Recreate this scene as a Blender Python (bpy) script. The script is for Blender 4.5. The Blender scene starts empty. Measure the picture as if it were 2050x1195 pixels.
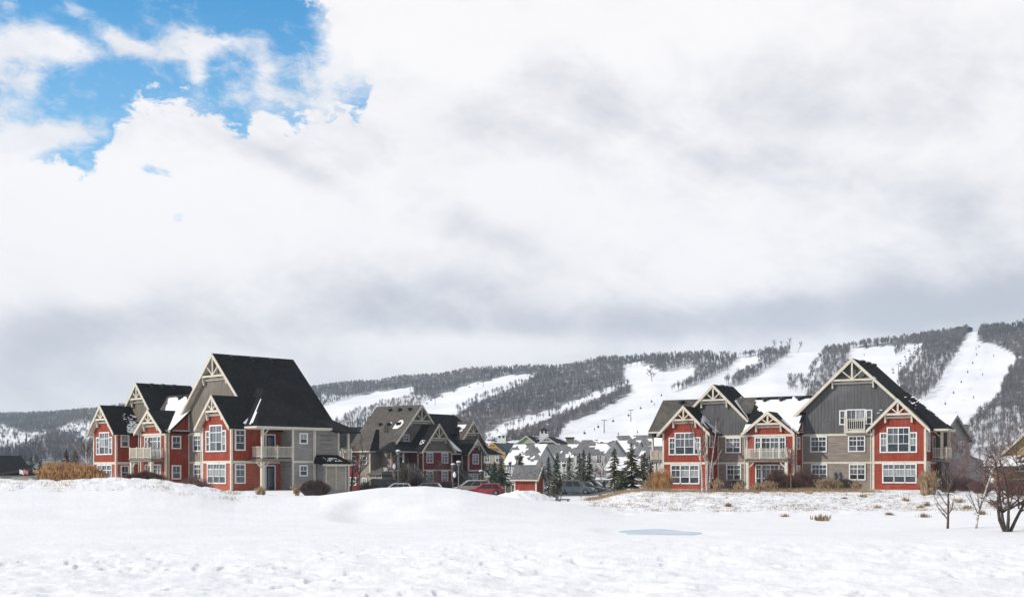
import bpy, math, random
import numpy as np
random.seed(7); rng = np.random.default_rng(7)
SC = bpy.context.scene
COL = SC.collection
F, HX, HY, CZ = 2400.0, 1025.0, 942.0, 2.0        # focal length and horizon of the photograph in its pixels, eye height
R = math.radians

# ---------------------------------------------------------------- helpers
def at(px, py, Y):                                  # a point of the place seen at a pixel, Y metres away
    return ((px-HX)/F*Y, Y, CZ+(HY-py)/F*Y)
def ss(a, b, x):
    t = np.clip((np.asarray(x, float)-a)/(b-a), 0, 1); return t*t*(3-2*t)
_H = rng.random((256, 256))
def vnoise(x, y):
    x = np.asarray(x, float); y = np.asarray(y, float)
    xi = np.floor(x).astype(int); yi = np.floor(y).astype(int); fx = x-xi; fy = y-yi
    fx = fx*fx*(3-2*fx); fy = fy*fy*(3-2*fy)
    g = lambda i, j: _H[(xi+i) & 255, (yi+j) & 255]
    return (g(0,0)*(1-fx)+g(1,0)*fx)*(1-fy)+(g(0,1)*(1-fx)+g(1,1)*fx)*fy
def fbm(x, y, o=4):
    s = 0; a = .5
    for k in range(o):
        s = s+a*vnoise(x*2**k+17*k, y*2**k+31*k); a *= .5
    return s
def tag(o, label=None, cat=None, group=None, kind=None):
    if label: o['label'] = label
    if cat: o['category'] = cat
    if group: o['group'] = group
    if kind: o['kind'] = kind
    return o
def empty(name, loc=(0,0,0), rz=0):
    o = bpy.data.objects.new(name, None); o.location = loc; o.rotation_euler = (0,0,rz); COL.objects.link(o); return o
class MB:
    def __init__(s): s.v = []; s.f = []
    def quad(s, *p):
        n = len(s.v); s.v += [tuple(q) for q in p]; s.f.append(tuple(range(n, n+len(p)))); return s
    def box(s, x0, x1, y0, y1, z0, z1, m=None):
        c = [(x,y,z) for z in (z0,z1) for x,y in ((x0,y0),(x1,y0),(x1,y1),(x0,y1))]
        if m: c = [m(*p) for p in c]
        n = len(s.v); s.v += c
        s.f += [tuple(n+i for i in q) for q in ((0,3,2,1),(4,5,6,7),(0,1,5,4),(1,2,6,5),(2,3,7,6),(3,0,4,7))]; return s
    def prism(s, bottom, top):                      # two matching loops
        k = len(bottom); n = len(s.v); s.v += [tuple(p) for p in bottom]+[tuple(p) for p in top]
        s.f.append(tuple(n+i for i in reversed(range(k)))); s.f.append(tuple(n+k+i for i in range(k)))
        for i in range(k):
            j = (i+1) % k; s.f.append((n+i, n+j, n+k+j, n+k+i))
        return s
    def slab(s, pts, t):                            # polygon with thickness straight down
        return s.prism([(x,y,z-t) for x,y,z in pts], pts)
    def bar(s, a, b, w, h=None, up=(0,0,1)):        # square bar between two points
        h = h or w; a = np.array(a, float); b = np.array(b, float); d = b-a; d /= (np.linalg.norm(d) or 1)
        x = np.cross(d, up)
        if np.linalg.norm(x) < 1e-4: x = np.cross(d, (1,0,0))
        x /= np.linalg.norm(x); y = np.cross(x, d)
        L = lambda p: [tuple(p+sx*x*w/2+sy*y*h/2) for sx, sy in ((-1,-1),(1,-1),(1,1),(-1,1))]
        return s.prism(L(a), L(b))
    def tube(s, pts, rs, k=6):
        rings = []; n0 = len(s.v)
        for i, p in enumerate(pts):
            p = np.array(p, float); q = np.array(pts[min(i+1, len(pts)-1)], float)-np.array(pts[max(i-1,0)], float)
            q /= (np.linalg.norm(q) or 1); x = np.cross(q, (.31,.2,.93) if abs(q[2]) < .9 else (1,.1,0)); x /= np.linalg.norm(x); y = np.cross(q, x)
            for j in range(k):
                a = 2*math.pi*j/k; s.v.append(tuple(p+rs[i]*(math.cos(a)*x+math.sin(a)*y)))
        for i in range(len(pts)-1):
            for j in range(k):
                a = n0+i*k+j; b = n0+i*k+(j+1) % k; s.f.append((a, b, b+k, a+k))
        s.f.append(tuple(n0+j for j in reversed(range(k)))); s.f.append(tuple(n0+(len(pts)-1)*k+j for j in range(k)))
        return s
    def lathe(s, prof, c=(0,0,0), k=12):
        n0 = len(s.v)
        for r, z in prof:
            for j in range(k):
                a = 2*math.pi*j/k; s.v.append((c[0]+r*math.cos(a), c[1]+r*math.sin(a), c[2]+z))
        for i in range(len(prof)-1):
            for j in range(k):
                a = n0+i*k+j; b = n0+i*k+(j+1) % k; s.f.append((a, b, b+k, a+k))
        s.f.append(tuple(n0+j for j in reversed(range(k)))); s.f.append(tuple(n0+(len(prof)-1)*k+j for j in range(k)))
        return s
    def build(s, name, mat, parent=None, label=None, smooth=False):
        me = bpy.data.meshes.new(name); me.from_pydata(s.v, [], s.f)
        if mat: me.materials.append(mat)
        if smooth: me.polygons.foreach_set('use_smooth', [True]*len(me.polygons))
        me.update(); o = bpy.data.objects.new(name, me); COL.objects.link(o)
        if parent is not None: o.parent = parent
        if label: o['label'] = label
        return o
def npmesh(name, V, Fq, mat, smooth=False, k=None):
    V = np.asarray(V, np.float32); Fq = np.asarray(Fq, np.int32); k = Fq.shape[1]
    me = bpy.data.meshes.new(name); me.vertices.add(len(V)); me.vertices.foreach_set('co', V.ravel())
    me.loops.add(Fq.size); me.loops.foreach_set('vertex_index', Fq.ravel())
    me.polygons.add(len(Fq)); me.polygons.foreach_set('loop_start', np.arange(len(Fq), dtype=np.int32)*k)
    me.polygons.foreach_set('use_smooth', [smooth]*len(Fq))
    me.materials.append(mat); me.update(calc_edges=True)
    o = bpy.data.objects.new(name, me); COL.objects.link(o); return o
def copy_tree(o, parent=None):
    c = o.copy(); COL.objects.link(c)
    if parent is not None: c.parent = parent
    for ch in [x for x in o.children]: copy_tree(ch, c)
    return c

# ---------------------------------------------------------------- materials
class NT:
    def __init__(s, t): s.t = t
    def n(s, ty, **kw):
        x = s.t.nodes.new(ty)
        for k, v in kw.items(): setattr(x, k, v)
        return x
    def put(s, sock, v):
        if v is None: return
        if isinstance(v, bpy.types.NodeSocket): s.t.links.new(v, sock)
        else: sock.default_value = v
    def m(s, op, a, b=None, c=None, clamp=False):
        x = s.n('ShaderNodeMath', operation=op, use_clamp=clamp)
        for i, v in enumerate((a, b, c)): s.put(x.inputs[i], v)
        return x.outputs[0]
    def mix(s, f, a, b, bt='MIX'):
        x = s.n('ShaderNodeMix', data_type='RGBA', blend_type=bt)
        s.put(x.inputs[0], f); s.put(x.inputs[6], a); s.put(x.inputs[7], b); return x.outputs[2]
    def noise(s, vec, sc, det=4, rough=.55, dist=0):
        x = s.n('ShaderNodeTexNoise'); s.put(x.inputs['Vector'], vec); x.inputs['Scale'].default_value = sc
        x.inputs['Detail'].default_value = det; x.inputs['Roughness'].default_value = rough; x.inputs['Distortion'].default_value = dist
        return x.outputs[0]
    def ramp(s, v, a, b, lo=0., hi=1.):
        x = s.n('ShaderNodeMapRange', interpolation_type='SMOOTHSTEP'); s.put(x.inputs[0], v)
        for i, q in enumerate((a, b, lo, hi)): x.inputs[i+1].default_value = q
        return x.outputs[0]
    def scale(s, v, k):
        x = s.n('ShaderNodeMapping'); s.put(x.inputs[0], v); x.inputs['Scale'].default_value = k; return x.outputs[0]
def newmat(name):
    m = bpy.data.materials.new(name); m.use_nodes = True; t = NT(m.node_tree); return m, t, m.node_tree.nodes['Principled BSDF']
def rgb(c): return (c[0], c[1], c[2], 1)
def mat(name, c, rough=.7, var=.12, sc=3., bump=0., bsc=20., spec=.3, metal=0., stretch=(1,1,1), c2=None):
    m, t, b = newmat(name); tc = t.n('ShaderNodeTexCoord').outputs['Object']; v = t.scale(tc, stretch)
    f = t.noise(v, sc, 5)
    d = c2 or tuple(x*(1-2.2*var) for x in c); e = tuple(min(1, x*(1+1.2*var)) for x in c)
    t.put(b.inputs['Base Color'], t.mix(t.ramp(f, .3, .7), rgb(d), rgb(e)))
    b.inputs['Roughness'].default_value = rough; b.inputs['Specular IOR Level'].default_value = spec; b.inputs['Metallic'].default_value = metal
    if bump:
        bp = t.n('ShaderNodeBump'); bp.inputs['Strength'].default_value = bump; bp.inputs['Distance'].default_value = .05
        t.put(bp.inputs['Height'], t.noise(tc, bsc, 4)); t.put(b.inputs['Normal'], bp.outputs[0])
    return m
def siding(name, c, kind='batten', pitch=.36, var=.16):
    m, t, b = newmat(name); tc = t.n('ShaderNodeTexCoord').outputs['Object']
    sp = t.n('ShaderNodeSeparateXYZ'); t.put(sp.inputs[0], tc); xy = t.m('ADD', sp.outputs[0], sp.outputs[1])
    cb = t.n('ShaderNodeCombineXYZ')
    if kind == 'batten':
        t.put(cb.inputs[0], t.m('MULTIPLY', xy, 3.5)); t.put(cb.inputs[2], t.m('MULTIPLY', sp.outputs[2], .35))
        fr = t.m('FRACT', t.m('DIVIDE', xy, pitch)); h = t.ramp(t.m('ABSOLUTE', t.m('SUBTRACT', fr, .5)), .06, .12, 1, 0)
    else:
        t.put(cb.inputs[0], t.m('MULTIPLY', xy, .6)); t.put(cb.inputs[2], t.m('MULTIPLY', sp.outputs[2], 4))
        h = t.m('FRACT', t.m('DIVIDE', sp.outputs[2], -.2))
    f = t.noise(cb.outputs[0], 1.4, 5, .6); g = t.noise(tc, .45, 3)
    col = t.mix(t.ramp(f, .3, .75), rgb(tuple(x*(1-1.6*var) for x in c)), rgb(tuple(x*(1+var) for x in c)))
    pale = tuple(x*.75+.12 for x in c)
    col = t.mix(t.m('MULTIPLY', t.ramp(g, .5, .8), .5), col, rgb(pale))
    t.put(b.inputs['Base Color'], col); b.inputs['Roughness'].default_value = .75; b.inputs['Specular IOR Level'].default_value = .25
    bp = t.n('ShaderNodeBump'); bp.inputs['Strength'].default_value = .9; bp.inputs['Distance'].default_value = .03
    t.put(bp.inputs['Height'], h); t.put(b.inputs['Normal'], bp.outputs[0]); return m
def shingle(name, c, var=.3):
    m, t, b = newmat(name); tc = t.n('ShaderNodeTexCoord').outputs['Object']
    sp = t.n('ShaderNodeSeparateXYZ'); t.put(sp.inputs[0], tc)
    br = t.n('ShaderNodeTexBrick'); cb = t.n('ShaderNodeCombineXYZ')
    t.put(cb.inputs[0], t.m('ADD', sp.outputs[0], sp.outputs[1])); t.put(cb.inputs[1], sp.outputs[2]); t.put(br.inputs['Vector'], cb.outputs[0])
    br.inputs['Scale'].default_value = 2.2; br.inputs['Mortar Size'].default_value = .02; br.inputs['Brick Width'].default_value = .6; br.inputs['Row Height'].default_value = .28
    br.inputs['Color1'].default_value = rgb(tuple(x*(1-var) for x in c)); br.inputs['Color2'].default_value = rgb(tuple(x*(1+var) for x in c)); br.inputs['Mortar'].default_value = rgb(tuple(x*.5 for x in c))
    n = t.noise(tc, .5, 6, .65); col = t.mix(t.m('MULTIPLY', t.ramp(n, .45, .75), .5), br.outputs[0], rgb(tuple(x*1.6+.004 for x in c)))
    t.put(b.inputs['Base Color'], col); b.inputs['Roughness'].default_value = .93; b.inputs['Specular IOR Level'].default_value = .12
    bp = t.n('ShaderNodeBump'); bp.inputs['Strength'].default_value = .5; bp.inputs['Distance'].default_value = .03
    t.put(bp.inputs['Height'], br.outputs['Fac']); t.put(b.inputs['Normal'], bp.outputs[0]); return m
def glass(name, c, rough=.06, folds=False):
    m, t, b = newmat(name); tc = t.n('ShaderNodeTexCoord').outputs['Object']
    n = t.noise(t.scale(tc, (6, 6, .4)) if folds else tc, 1.6, 3)
    t.put(b.inputs['Base Color'], t.mix(t.ramp(n, .3, .7), rgb(tuple(x*.6 for x in c)), rgb(tuple(x*1.25 for x in c))))
    b.inputs['Roughness'].default_value = rough; b.inputs['Specular IOR Level'].default_value = .5
    b.inputs['Coat Weight'].default_value = .5; b.inputs['Coat Roughness'].default_value = .03
    return m
def snowmat(name, ground=False):
    m, t, b = newmat(name); tc = t.n('ShaderNodeTexCoord').outputs['Object']
    n1 = t.noise(tc, .35, 4); n2 = t.noise(tc, 2.3, 6, .6); n3 = t.noise(tc, 9., 4, .6)
    col = t.mix(t.ramp(n1, .3, .7), (.82,.83,.855,1), (.87,.875,.885,1))
    if ground:
        lay = t.n('ShaderNodeAttribute', attribute_name='litter')                     # dead grass and needles lying in thin snow
        k = t.m('MULTIPLY', t.ramp(n2, .55, .63), lay.outputs['Fac'], clamp=True)
        col = t.mix(k, col, (.15,.12,.095,1))
    t.put(b.inputs['Base Color'], col); b.inputs['Roughness'].default_value = .7; b.inputs['Specular IOR Level'].default_value = .15
    bp = t.n('ShaderNodeBump'); bp.inputs['Strength'].default_value = .55; bp.inputs['Distance'].default_value = .14
    t.put(bp.inputs['Height'], t.m('ADD', t.m('MULTIPLY', n2, .8), t.m('MULTIPLY', n3, .25))); t.put(b.inputs['Normal'], bp.outputs[0]); return m

M = dict(
 red=siding('red board siding', (.30,.050,.026)), redlap=siding('red lap siding', (.32,.056,.030), 'lap'),
 bronze=siding('brown taupe board siding', (.19,.165,.135)), sunlit_redlap=siding('sunlit red lap siding', (.40,.105,.06), 'lap'),  # the lap entry is the red lap again, sunshine put into its colour
 crimson=siding('crimson siding', (.20,.026,.028)),
 taupe=siding('taupe lap siding', (.26,.225,.19), 'lap'), grey=siding('grey board siding', (.115,.115,.120)),
 shed_grey=siding('pale grey lap siding', (.30,.285,.26), 'lap'),
 cream=mat('cream trim paint', (.62,.58,.48), .6, .05, 2.), white=mat('white window frame', (.74,.75,.74), .45, .03, 2.),
 soffit=mat('cream soffit board', (.55,.50,.40), .7, .06, 2.),
 roof=shingle('black asphalt shingle', (.016,.0165,.0175)), roof2=shingle('warm grey shingle', (.105,.096,.086)), roof3=shingle('mid grey shingle', (.165,.165,.17)),
 teal=shingle('teal metal roof', (.055,.085,.092), .1),
 dark=glass('dark window glass', (.035,.045,.055)), curt=glass('curtained window glass', (.30,.32,.33), .12, True), mid=glass('mid grey window glass', (.11,.125,.14), .08, True),  # three pane tones: dark, pale with folds, middle grey with folds
 blue=mat('dark blue door paint', (.02,.035,.09), .4, .1), deck=mat('weathered deck timber', (.22,.19,.17), .8, .2, 6, stretch=(1,8,1)),
 grey_wood=mat('grey stair timber', (.17,.155,.14), .8, .2, 5), metal=mat('dark vent metal', (.03,.03,.032), .5, .1), pipe=mat('grey utility metal', (.18,.19,.19), .45, .15, metal=.3),
 snow=snowmat('roof snow'), gsnow=snowmat('ground snow', True),
 bark=mat('dark grey bark', (.085,.07,.062), .9, .25, 8, .6, 30), brown=mat('reddish twig bark', (.13,.075,.062), .9, .3, 9), twig=mat('grey twig bark', (.15,.13,.12), .9, .25, 9),
 birch=mat('white birch bark', (.60,.57,.53), .8, .25, 5, c2=(.16,.13,.11), stretch=(1,1,3)), pink=mat('pinkish twig bark', (.22,.13,.125), .9, .3, 9),
 grass=mat('tawny dry grass', (.46,.28,.13), .85, .25, 1.6, c2=(.24,.10,.045)), straw=mat('pale straw grass', (.42,.31,.19), .85, .25, 3, c2=(.18,.11,.07)),
 needle=mat('dark spruce needles', (.045,.065,.038), .85, .35, 2., c2=(.02,.03,.018)), olive=mat('olive pine needles', (.085,.08,.038), .85, .35, 2., c2=(.03,.026,.016)), rust=mat('rusty cedar foliage', (.12,.06,.035), .85, .35, 2.),
 shrub=mat('grey brown shrub twigs', (.10,.075,.068), .9, .25, 2.5), plum=mat('plum brown hedge twigs', (.17,.10,.08), .9, .3, 2),
 tire=mat('tyre rubber', (.012,.012,.012), .8, .1), rim=mat('wheel rim alloy', (.4,.4,.42), .35, .05, metal=.7), cglass=glass('car window glass', (.012,.015,.018), .04),
 tail=mat('tail light plastic', (.45,.01,.01), .3, .05), lens=mat('headlight lens', (.7,.72,.74), .15, .05), asphalt=mat('wet asphalt', (.05,.05,.052), .55, .2, .7),
 ochre=mat('ochre timber', (.50,.26,.045), .7, .1), tan=siding('tan lap siding', (.40,.29,.16), 'lap'), lime=siding('pale lime siding', (.34,.38,.20), 'lap'), sage=siding('sage lap siding', (.20,.22,.15), 'lap'), navy=siding('dark blue siding', (.03,.045,.07), 'lap'),
 pale=siding('pale ash siding', (.46,.455,.44), 'lap'), beige=siding('beige lap siding', (.36,.32,.26), 'lap'), pole=mat('galvanised pole', (.22,.21,.20), .5, .1, metal=.4), ice=mat('blue grey pond ice', (.50,.61,.71), .4, .06, .5, spec=.5),
)
def paint(name, c, met=.0):
    m, t, b = newmat(name); tc = t.n('ShaderNodeTexCoord').outputs['Object']
    n = t.noise(tc, 1.5, 4); t.put(b.inputs['Base Color'], t.mix(t.m('MULTIPLY', t.ramp(n, .45, .75), .35), rgb(c), (.25,.24,.23,1)))   # road salt film
    b.inputs['Roughness'].default_value = .35; b.inputs['Metallic'].default_value = met; b.inputs['Coat Weight'].default_value = .5; b.inputs['Coat Roughness'].default_value = .1
    return m

# ---------------------------------------------------------------- ground
CREST = np.array([(-1500,965),(-600,962),(0,961),(120,963),(190,959),(260,957),(330,961),(400,972),(470,987),(560,992),(640,992),(700,985),(760,977.5),(850,973),(920,978),(980,988),(1040,996),(1120,1004),(1250,1023),(4000,1023)])
def gh(X, Y):
    X = np.asarray(X, float); Y = np.asarray(Y, float)
    p = HX+F*X/np.maximum(Y, 6)
    mid = ss(600, 700, p)*(1-ss(1170, 1290, p))
    shelf = -1.05*np.maximum(mid, ss(150, 190, Y))
    h = -1+(shelf+1)*ss(88, 114, Y)
    yc = np.interp(p, CREST[:,0], CREST[:,1]); amp = 2-(yc-HY)*86/F+1
    w = np.where(Y < 86, 13., 10.)
    h = h+amp*np.exp(-((Y-86)/w)**2)*(1-.12*ss(88,100,Y))*ss(16, 40, Y)
    # a shallow bunker in front of the middle mound, and long swells of the fairway
    e = np.sqrt(((X+5.8)/5.8)**2+((Y-74.5)/11.5)**2)
    h = h-.30*(1-ss(.62, 1.04, e))*(1-ss(-9, -1, X))*(.6+.8*vnoise(X*.4, Y*.3))
    h = h+.16*np.sin(Y*.13+X*.05+1)*ss(22, 34, Y)*(1-ss(60, 80, Y))+.22*np.exp(-((X-9)/14)**2-((Y-47)/5)**2)
    h = h+.5*(fbm(X*.05+3, Y*.05+9, 3)-.45)*(1-ss(150, 240, Y))
    lump = fbm(X*.9+40, Y*.9, 4)-.45
    k = .26*(1-ss(36, 52, Y))+.30*ss(76,86,Y)*(1-ss(116,122,Y))*np.maximum(.55*ss(1150,1250,p), 1.3*(1-ss(430,560,p)))+.03
    h = h+lump*k
    crust = ss(.60, .74, vnoise(X*2.3+Y*.5+11, Y*1.7-X*.4+5))*ss(.45,.6,vnoise(X*.35+2, Y*.35+60)); h = h-.07*crust*(1-ss(38, 50, Y))
    crust = ss(.55, .72, vnoise(X*1.1+Y*.2+3, Y*.8+25)); h = h-.13*crust*ss(76,86,Y)*(1-ss(114,120,Y))*np.maximum(.7*ss(1150,1250,p), 1-ss(430,560,p))
    pond = np.sqrt(((X-7.1)/2.3)**2+((Y-57.8)/4.2)**2)
    h = h*(ss(.9, 1.6, pond))+(-1.02)*(1-ss(.9, 1.6, pond))
    return h
def gz(X, Y): return float(gh(X, Y))
px = np.concatenate([np.linspace(-5200, -400, 60), np.linspace(-390, 2450, 900), np.linspace(2460, 7400, 60)])
ang = np.arctan((px-HX)/F); ang = np.concatenate([[-3.1415, -2.4, -1.8, -1.4], ang, [1.4, 1.8, 2.4, 3.1415]])
rad = np.concatenate([[.5, 3, 6, 9, 12, 15], 16*np.exp(np.arange(0, 345)*.006), 16*math.exp(344*.006)*np.exp(np.arange(1, 60)*.029)])
A, D = np.meshgrid(ang, rad); GX = D*np.sin(A); GY = D*np.cos(A); GZ = gh(GX, GY)
nr, nc = A.shape; idx = np.arange(nr*nc).reshape(nr, nc)
Q = np.stack([idx[:-1,:-1], idx[:-1,1:], idx[1:,1:], idx[1:,:-1]], -1).reshape(-1, 4)
g = npmesh('ground', np.stack([GX, GY, GZ], -1).reshape(-1, 3), Q, M['gsnow'], True); tag(g, kind='structure')
P_ = HX+F*GX/np.maximum(GY, 6)
lit = ss(84,92,GY)*(1-ss(128,150,GY))*np.maximum(ss(1130,1220,P_), .55*(1-ss(440,540,P_)))
lit = np.where(GY < 0, 0, lit)*.75
at_ = g.data.attributes.new('litter', 'FLOAT', 'POINT'); at_.data.foreach_set('value', lit.ravel().astype(np.float32))
# frozen pond
b = MB(); loop = []
for i in range(40):
    a = 2*math.pi*i/40; r = 1+.12*math.sin(3*a+1)+.10*math.sin(5*a)-.35*math.exp(-((a-.5)/.35)**2)
    loop.append((7.1+1.95*r*math.cos(a)+.5*math.sin(a), 57.8+4.0*r*math.sin(a), -1.0))
b.slab(loop, .06); o = b.build('frozen_pond', M['ice']); tag(o, kind='structure')

# ---------------------------------------------------------------- ski hill
RIDGE = np.array([(-2500,860),(-600,850),(0,831),(100,828),(200,820),(245,813),(430,795),(620,778),(700,768),(760,766),(787,759),(880,753),(947,741),(1016,738),(1118,737),(1152,731),(1203,722),(1244,722),(1306,715),(1340,715),(1398,711),(1477,715),(1548,704),(1607,704),(1655,703),(1686,699),(1734,691),(1793,684),(1872,672),(1904,668),(1935,663),(1963,661),(1991,660),(2050,652),(2200,640),(2800,650),(4500,760)])
DR = np.array([(-2500,2300),(0,2200),(700,1950),(1100,1650),(1500,1400),(2050,1250),(4500,1400)])
D0 = 520.
def ridge(p): return np.interp(p, RIDGE[:,0], RIDGE[:,1]), np.interp(p, DR[:,0], DR[:,1])
def hill_y(p, D):                                  # picture row of the bare hill at bearing p, distance D (the hill has one face)
    yr, dr = ridge(p); s = np.clip((D-D0)/(dr-D0), 0, 1.4)
    g_ = np.where(s < 1, s*(1.42-.42*s), 1-.25*(s-1))
    w = np.sin(s*math.pi*np.minimum(1, 1/np.maximum(s, 1e-3)))
    return 948.5+(yr-948.5)*g_+w*(10*(fbm(p*.004+5, s*2.2+p*.003, 3)-.45))*2
def hill_z(p, D): return CZ+(HY-hill_y(p, D))/F*D
pp = np.linspace(-2500, 4500, 900); ds = D0+np.concatenate([np.linspace(0, 1900, 210), np.linspace(1930, 2600, 14)])
PP, DD = np.meshgrid(pp, ds); HZ = hill_z(PP, DD); HXX = (PP-HX)/F*DD
nr, nc = PP.shape; idx = np.arange(nr*nc).reshape(nr, nc); Q = np.stack([idx[:-1,:-1], idx[:-1,1:], idx[1:,1:], idx[1:,:-1]], -1).reshape(-1, 4)
RUNS = [
 [(640,816),(701,797),(760,783),(830,775),(826,783),(760,800),(700,818),(668,838),(650,850),(640,850)],
 [(845,806),(893,786),(947,767),(981,761),(1015,750),(1075,745),(1043,761),(1002,781),(947,801),(913,826),(862,834),(830,836)],
 [(968,868),(1015,845),(1101,820),(1152,799),(1254,762),(1256,768),(1150,809),(1100,831),(1015,858),(975,880)],
 [(1246,741),(1254,735),(1302,731),(1322,744),(1347,743),(1394,735),(1386,748),(1347,782),(1347,788),(1398,768),(1461,737),(1477,719),(1524,711),(1516,723),(1473,744),(1449,774),(1477,776),(1516,752),(1580,709),(1584,702),(1655,700),(1635,735),(1619,775),(1610,805),(1640,850),(1300,920),(1118,905),(1118,876),(1132,848),(1220,812),(1262,787),(1262,765)],
 [(1700,699),(1785,692),(1848,688),(1844,703),(1813,750),(1800,780),(1790,860),(1690,860),(1695,760)],
 [(1927,686),(1937,663),(1961,661),(1959,684),(1991,688),(2038,713),(2018,735),(2002,778),(1985,800),(1943,825),(1931,857),(1925,905),(1860,905),(1840,803),(1872,776),(1896,733)],
 [(1244,727),(1290,724),(1294,730),(1250,733)],
]
ISLE = [[(1296,742),(1314,742),(1314,754),(1296,754)]]
CLUMPS = [([(1580,760),(1610,760),(1612,786),(1576,786)], .35), ([(1787,694),(1813,694),(1812,713),(1792,713)], .5), ([(1800,750),(1832,745),(1832,800),(1795,790)], .35), ([(1640,860),(1930,860),(1930,900),(1640,900)], .12)]
def inside(poly, x, y):
    x = np.asarray(x, float); y = np.asarray(y, float); r = np.zeros(x.shape, bool); n = len(poly)
    for i in range(n):
        x0, y0 = poly[i]; x1, y1 = poly[(i+1) % n]
        c = ((y0 > y) != (y1 > y)) & (x < (x1-x0)*(y-y0)/((y1-y0) or 1e-9)+x0); r ^= c
    return r
def in_runs(x, y):
    r = np.zeros(np.shape(x), bool)
    for q in RUNS: r |= inside(q, x, y)
    return r
jit = 5*(vnoise(PP*.09, DD*.02)-.5)
HYY = hill_y(PP, DD)
wood = (~in_runs(PP+jit, HYY+jit) & ~in_runs(PP+jit, HYY+jit-7)).astype(float)
wood *= ss(D0+20, D0+90, DD)
thin = fbm(PP*.012+HYY*.02, HYY*.05+4, 4)
# open snow showing between the trees
wood *= np.where(PP < 420, 1-ss(.42,.55,thin)*ss(840,850,HYY)*(1-ss(885,900,HYY)), 1)
wood *= np.where((PP > 1930) & (HYY > 815), .35, 1)
wood *= np.where((PP > 1335) & (PP < 1930) & (HYY > 706), .5, 1)
wood *= np.where((PP > 640) & (PP < 860) & (HYY > 790), .35, 1)
def hill_mat():
    m, t, b = newmat('hill snow and undergrowth'); tc = t.n('ShaderNodeTexCoord').outputs['Object']
    w = t.n('ShaderNodeAttribute', attribute_name='wood').outputs['Fac']
    n = t.noise(tc, .06, 6, .7); n2 = t.noise(tc, .013, 4, .6); n3 = t.noise(tc, .004, 3)
    k = t.m('MULTIPLY', w, t.ramp(n, .30, .52, .32, 1.), clamp=True)
    brush = t.mix(t.ramp(n3, .35, .65), (.125,.108,.105,1), (.10,.11,.122,1))
    snow = t.mix(t.ramp(n2, .35, .7), (.79,.80,.84,1), (.90,.90,.905,1))
    t.put(b.inputs['Base Color'], t.mix(k, snow, brush)); b.inputs['Roughness'].default_value = .85; b.inputs['Specular IOR Level'].default_value = .1
    bp = t.n('ShaderNodeBump'); bp.inputs['Strength'].default_value = .35; bp.inputs['Distance'].default_value = 2.; t.put(bp.inputs['Height'], t.noise(t.scale(tc, (1,.35,1)), .05, 5, .6)); t.put(b.inputs['Normal'], bp.outputs[0])
    return m
hm = hill_mat()
h_ = npmesh('hill', np.stack([HXX, DD, HZ], -1).reshape(-1, 3), Q, hm, True); tag(h_, kind='structure')
a_ = h_.data.attributes.new('wood', 'FLOAT', 'POINT'); a_.data.foreach_set('value', wood.ravel().astype(np.float32))

# ---- woods on the hill
def bare_proto(seed, h=12., k=26):
    r = np.random.default_rng(seed); V = []; T = []
    def tri(a, b, c): n = len(V); V.extend([a, b, c]); T.append((n, n+1, n+2))
    for a in (0, 2.1, 4.2):
        dx, dy = .17*math.cos(a), .17*math.sin(a); tri((dx,dy,-1.), (-dx,-dy,-1.), (r.normal()*.2, r.normal()*.2, h*.95))
    for i in range(k):
        a = r.uniform(0, 6.28); R_ = h*r.uniform(.03, .26); z1 = h*(.48+.52*math.sqrt(max(0, 1-(R_/(h*.27))**2)))*r.uniform(.9, 1.04); z0 = h*r.uniform(.18, .5)
        x1 = math.cos(a)*R_; y1 = math.sin(a)*R_; w = r.uniform(.05, .125); c, s = -math.sin(a)*w, math.cos(a)*w; f0 = r.uniform(.0, .35)
        tri((x1*f0, y1*f0, z0), (x1+c, y1+s, z1), (x1-c, y1-s, z1-.12*h*r.random()))
        for q in range(3):
            f = r.uniform(.45, .95); m_ = (x1*f, y1*f, z0+(z1-z0)*f); a2 = a+r.normal()*1.2; l = h*r.uniform(.05, .11); e = (m_[0]+math.cos(a2)*l, m_[1]+math.sin(a2)*l, m_[2]+l*r.uniform(.4, 1.1))
            tri(m_, (e[0]+c*.7, e[1]+s*.7, e[2]), (e[0]-c*.7, e[1]-s*.7, e[2]-.1))
    return np.array(V), np.array(T)
def fir_proto(seed, h=8.):
    r = np.random.default_rng(seed); V = []; T = []
    def tri(a, b, c): n = len(V); V.extend([a, b, c]); T.append((n, n+1, n+2))
    for lv in range(8):
        z = h*(.1+.105*lv); w = 1.5*(1-lv/8.6)
        for j in range(7):
            a = r.uniform(0, 6.28); ww = w*r.uniform(.7, 1.15); c, s = math.cos(a), math.sin(a)
            tri((c*ww-s*.5, s*ww+c*.5, z-.5), (c*ww+s*.5, s*ww-c*.5, z-.45), (0, 0, z+h*.17))
    return np.array(V), np.array(T)
BARE = [bare_proto(s, 9.) for s in range(6)]; FIR = [fir_proto(s+50) for s in range(4)]
def invert_D(p, y):                                # distance at which the hill shows row y
    lo = np.full(p.shape, D0); hi = ridge(p)[1]*1.0
    for _ in range(26):
        mid = (lo+hi)/2; yy = hill_y(p, mid); lo = np.where(yy > y, mid, lo); hi = np.where(yy > y, hi, mid)
    return (lo+hi)/2
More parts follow.
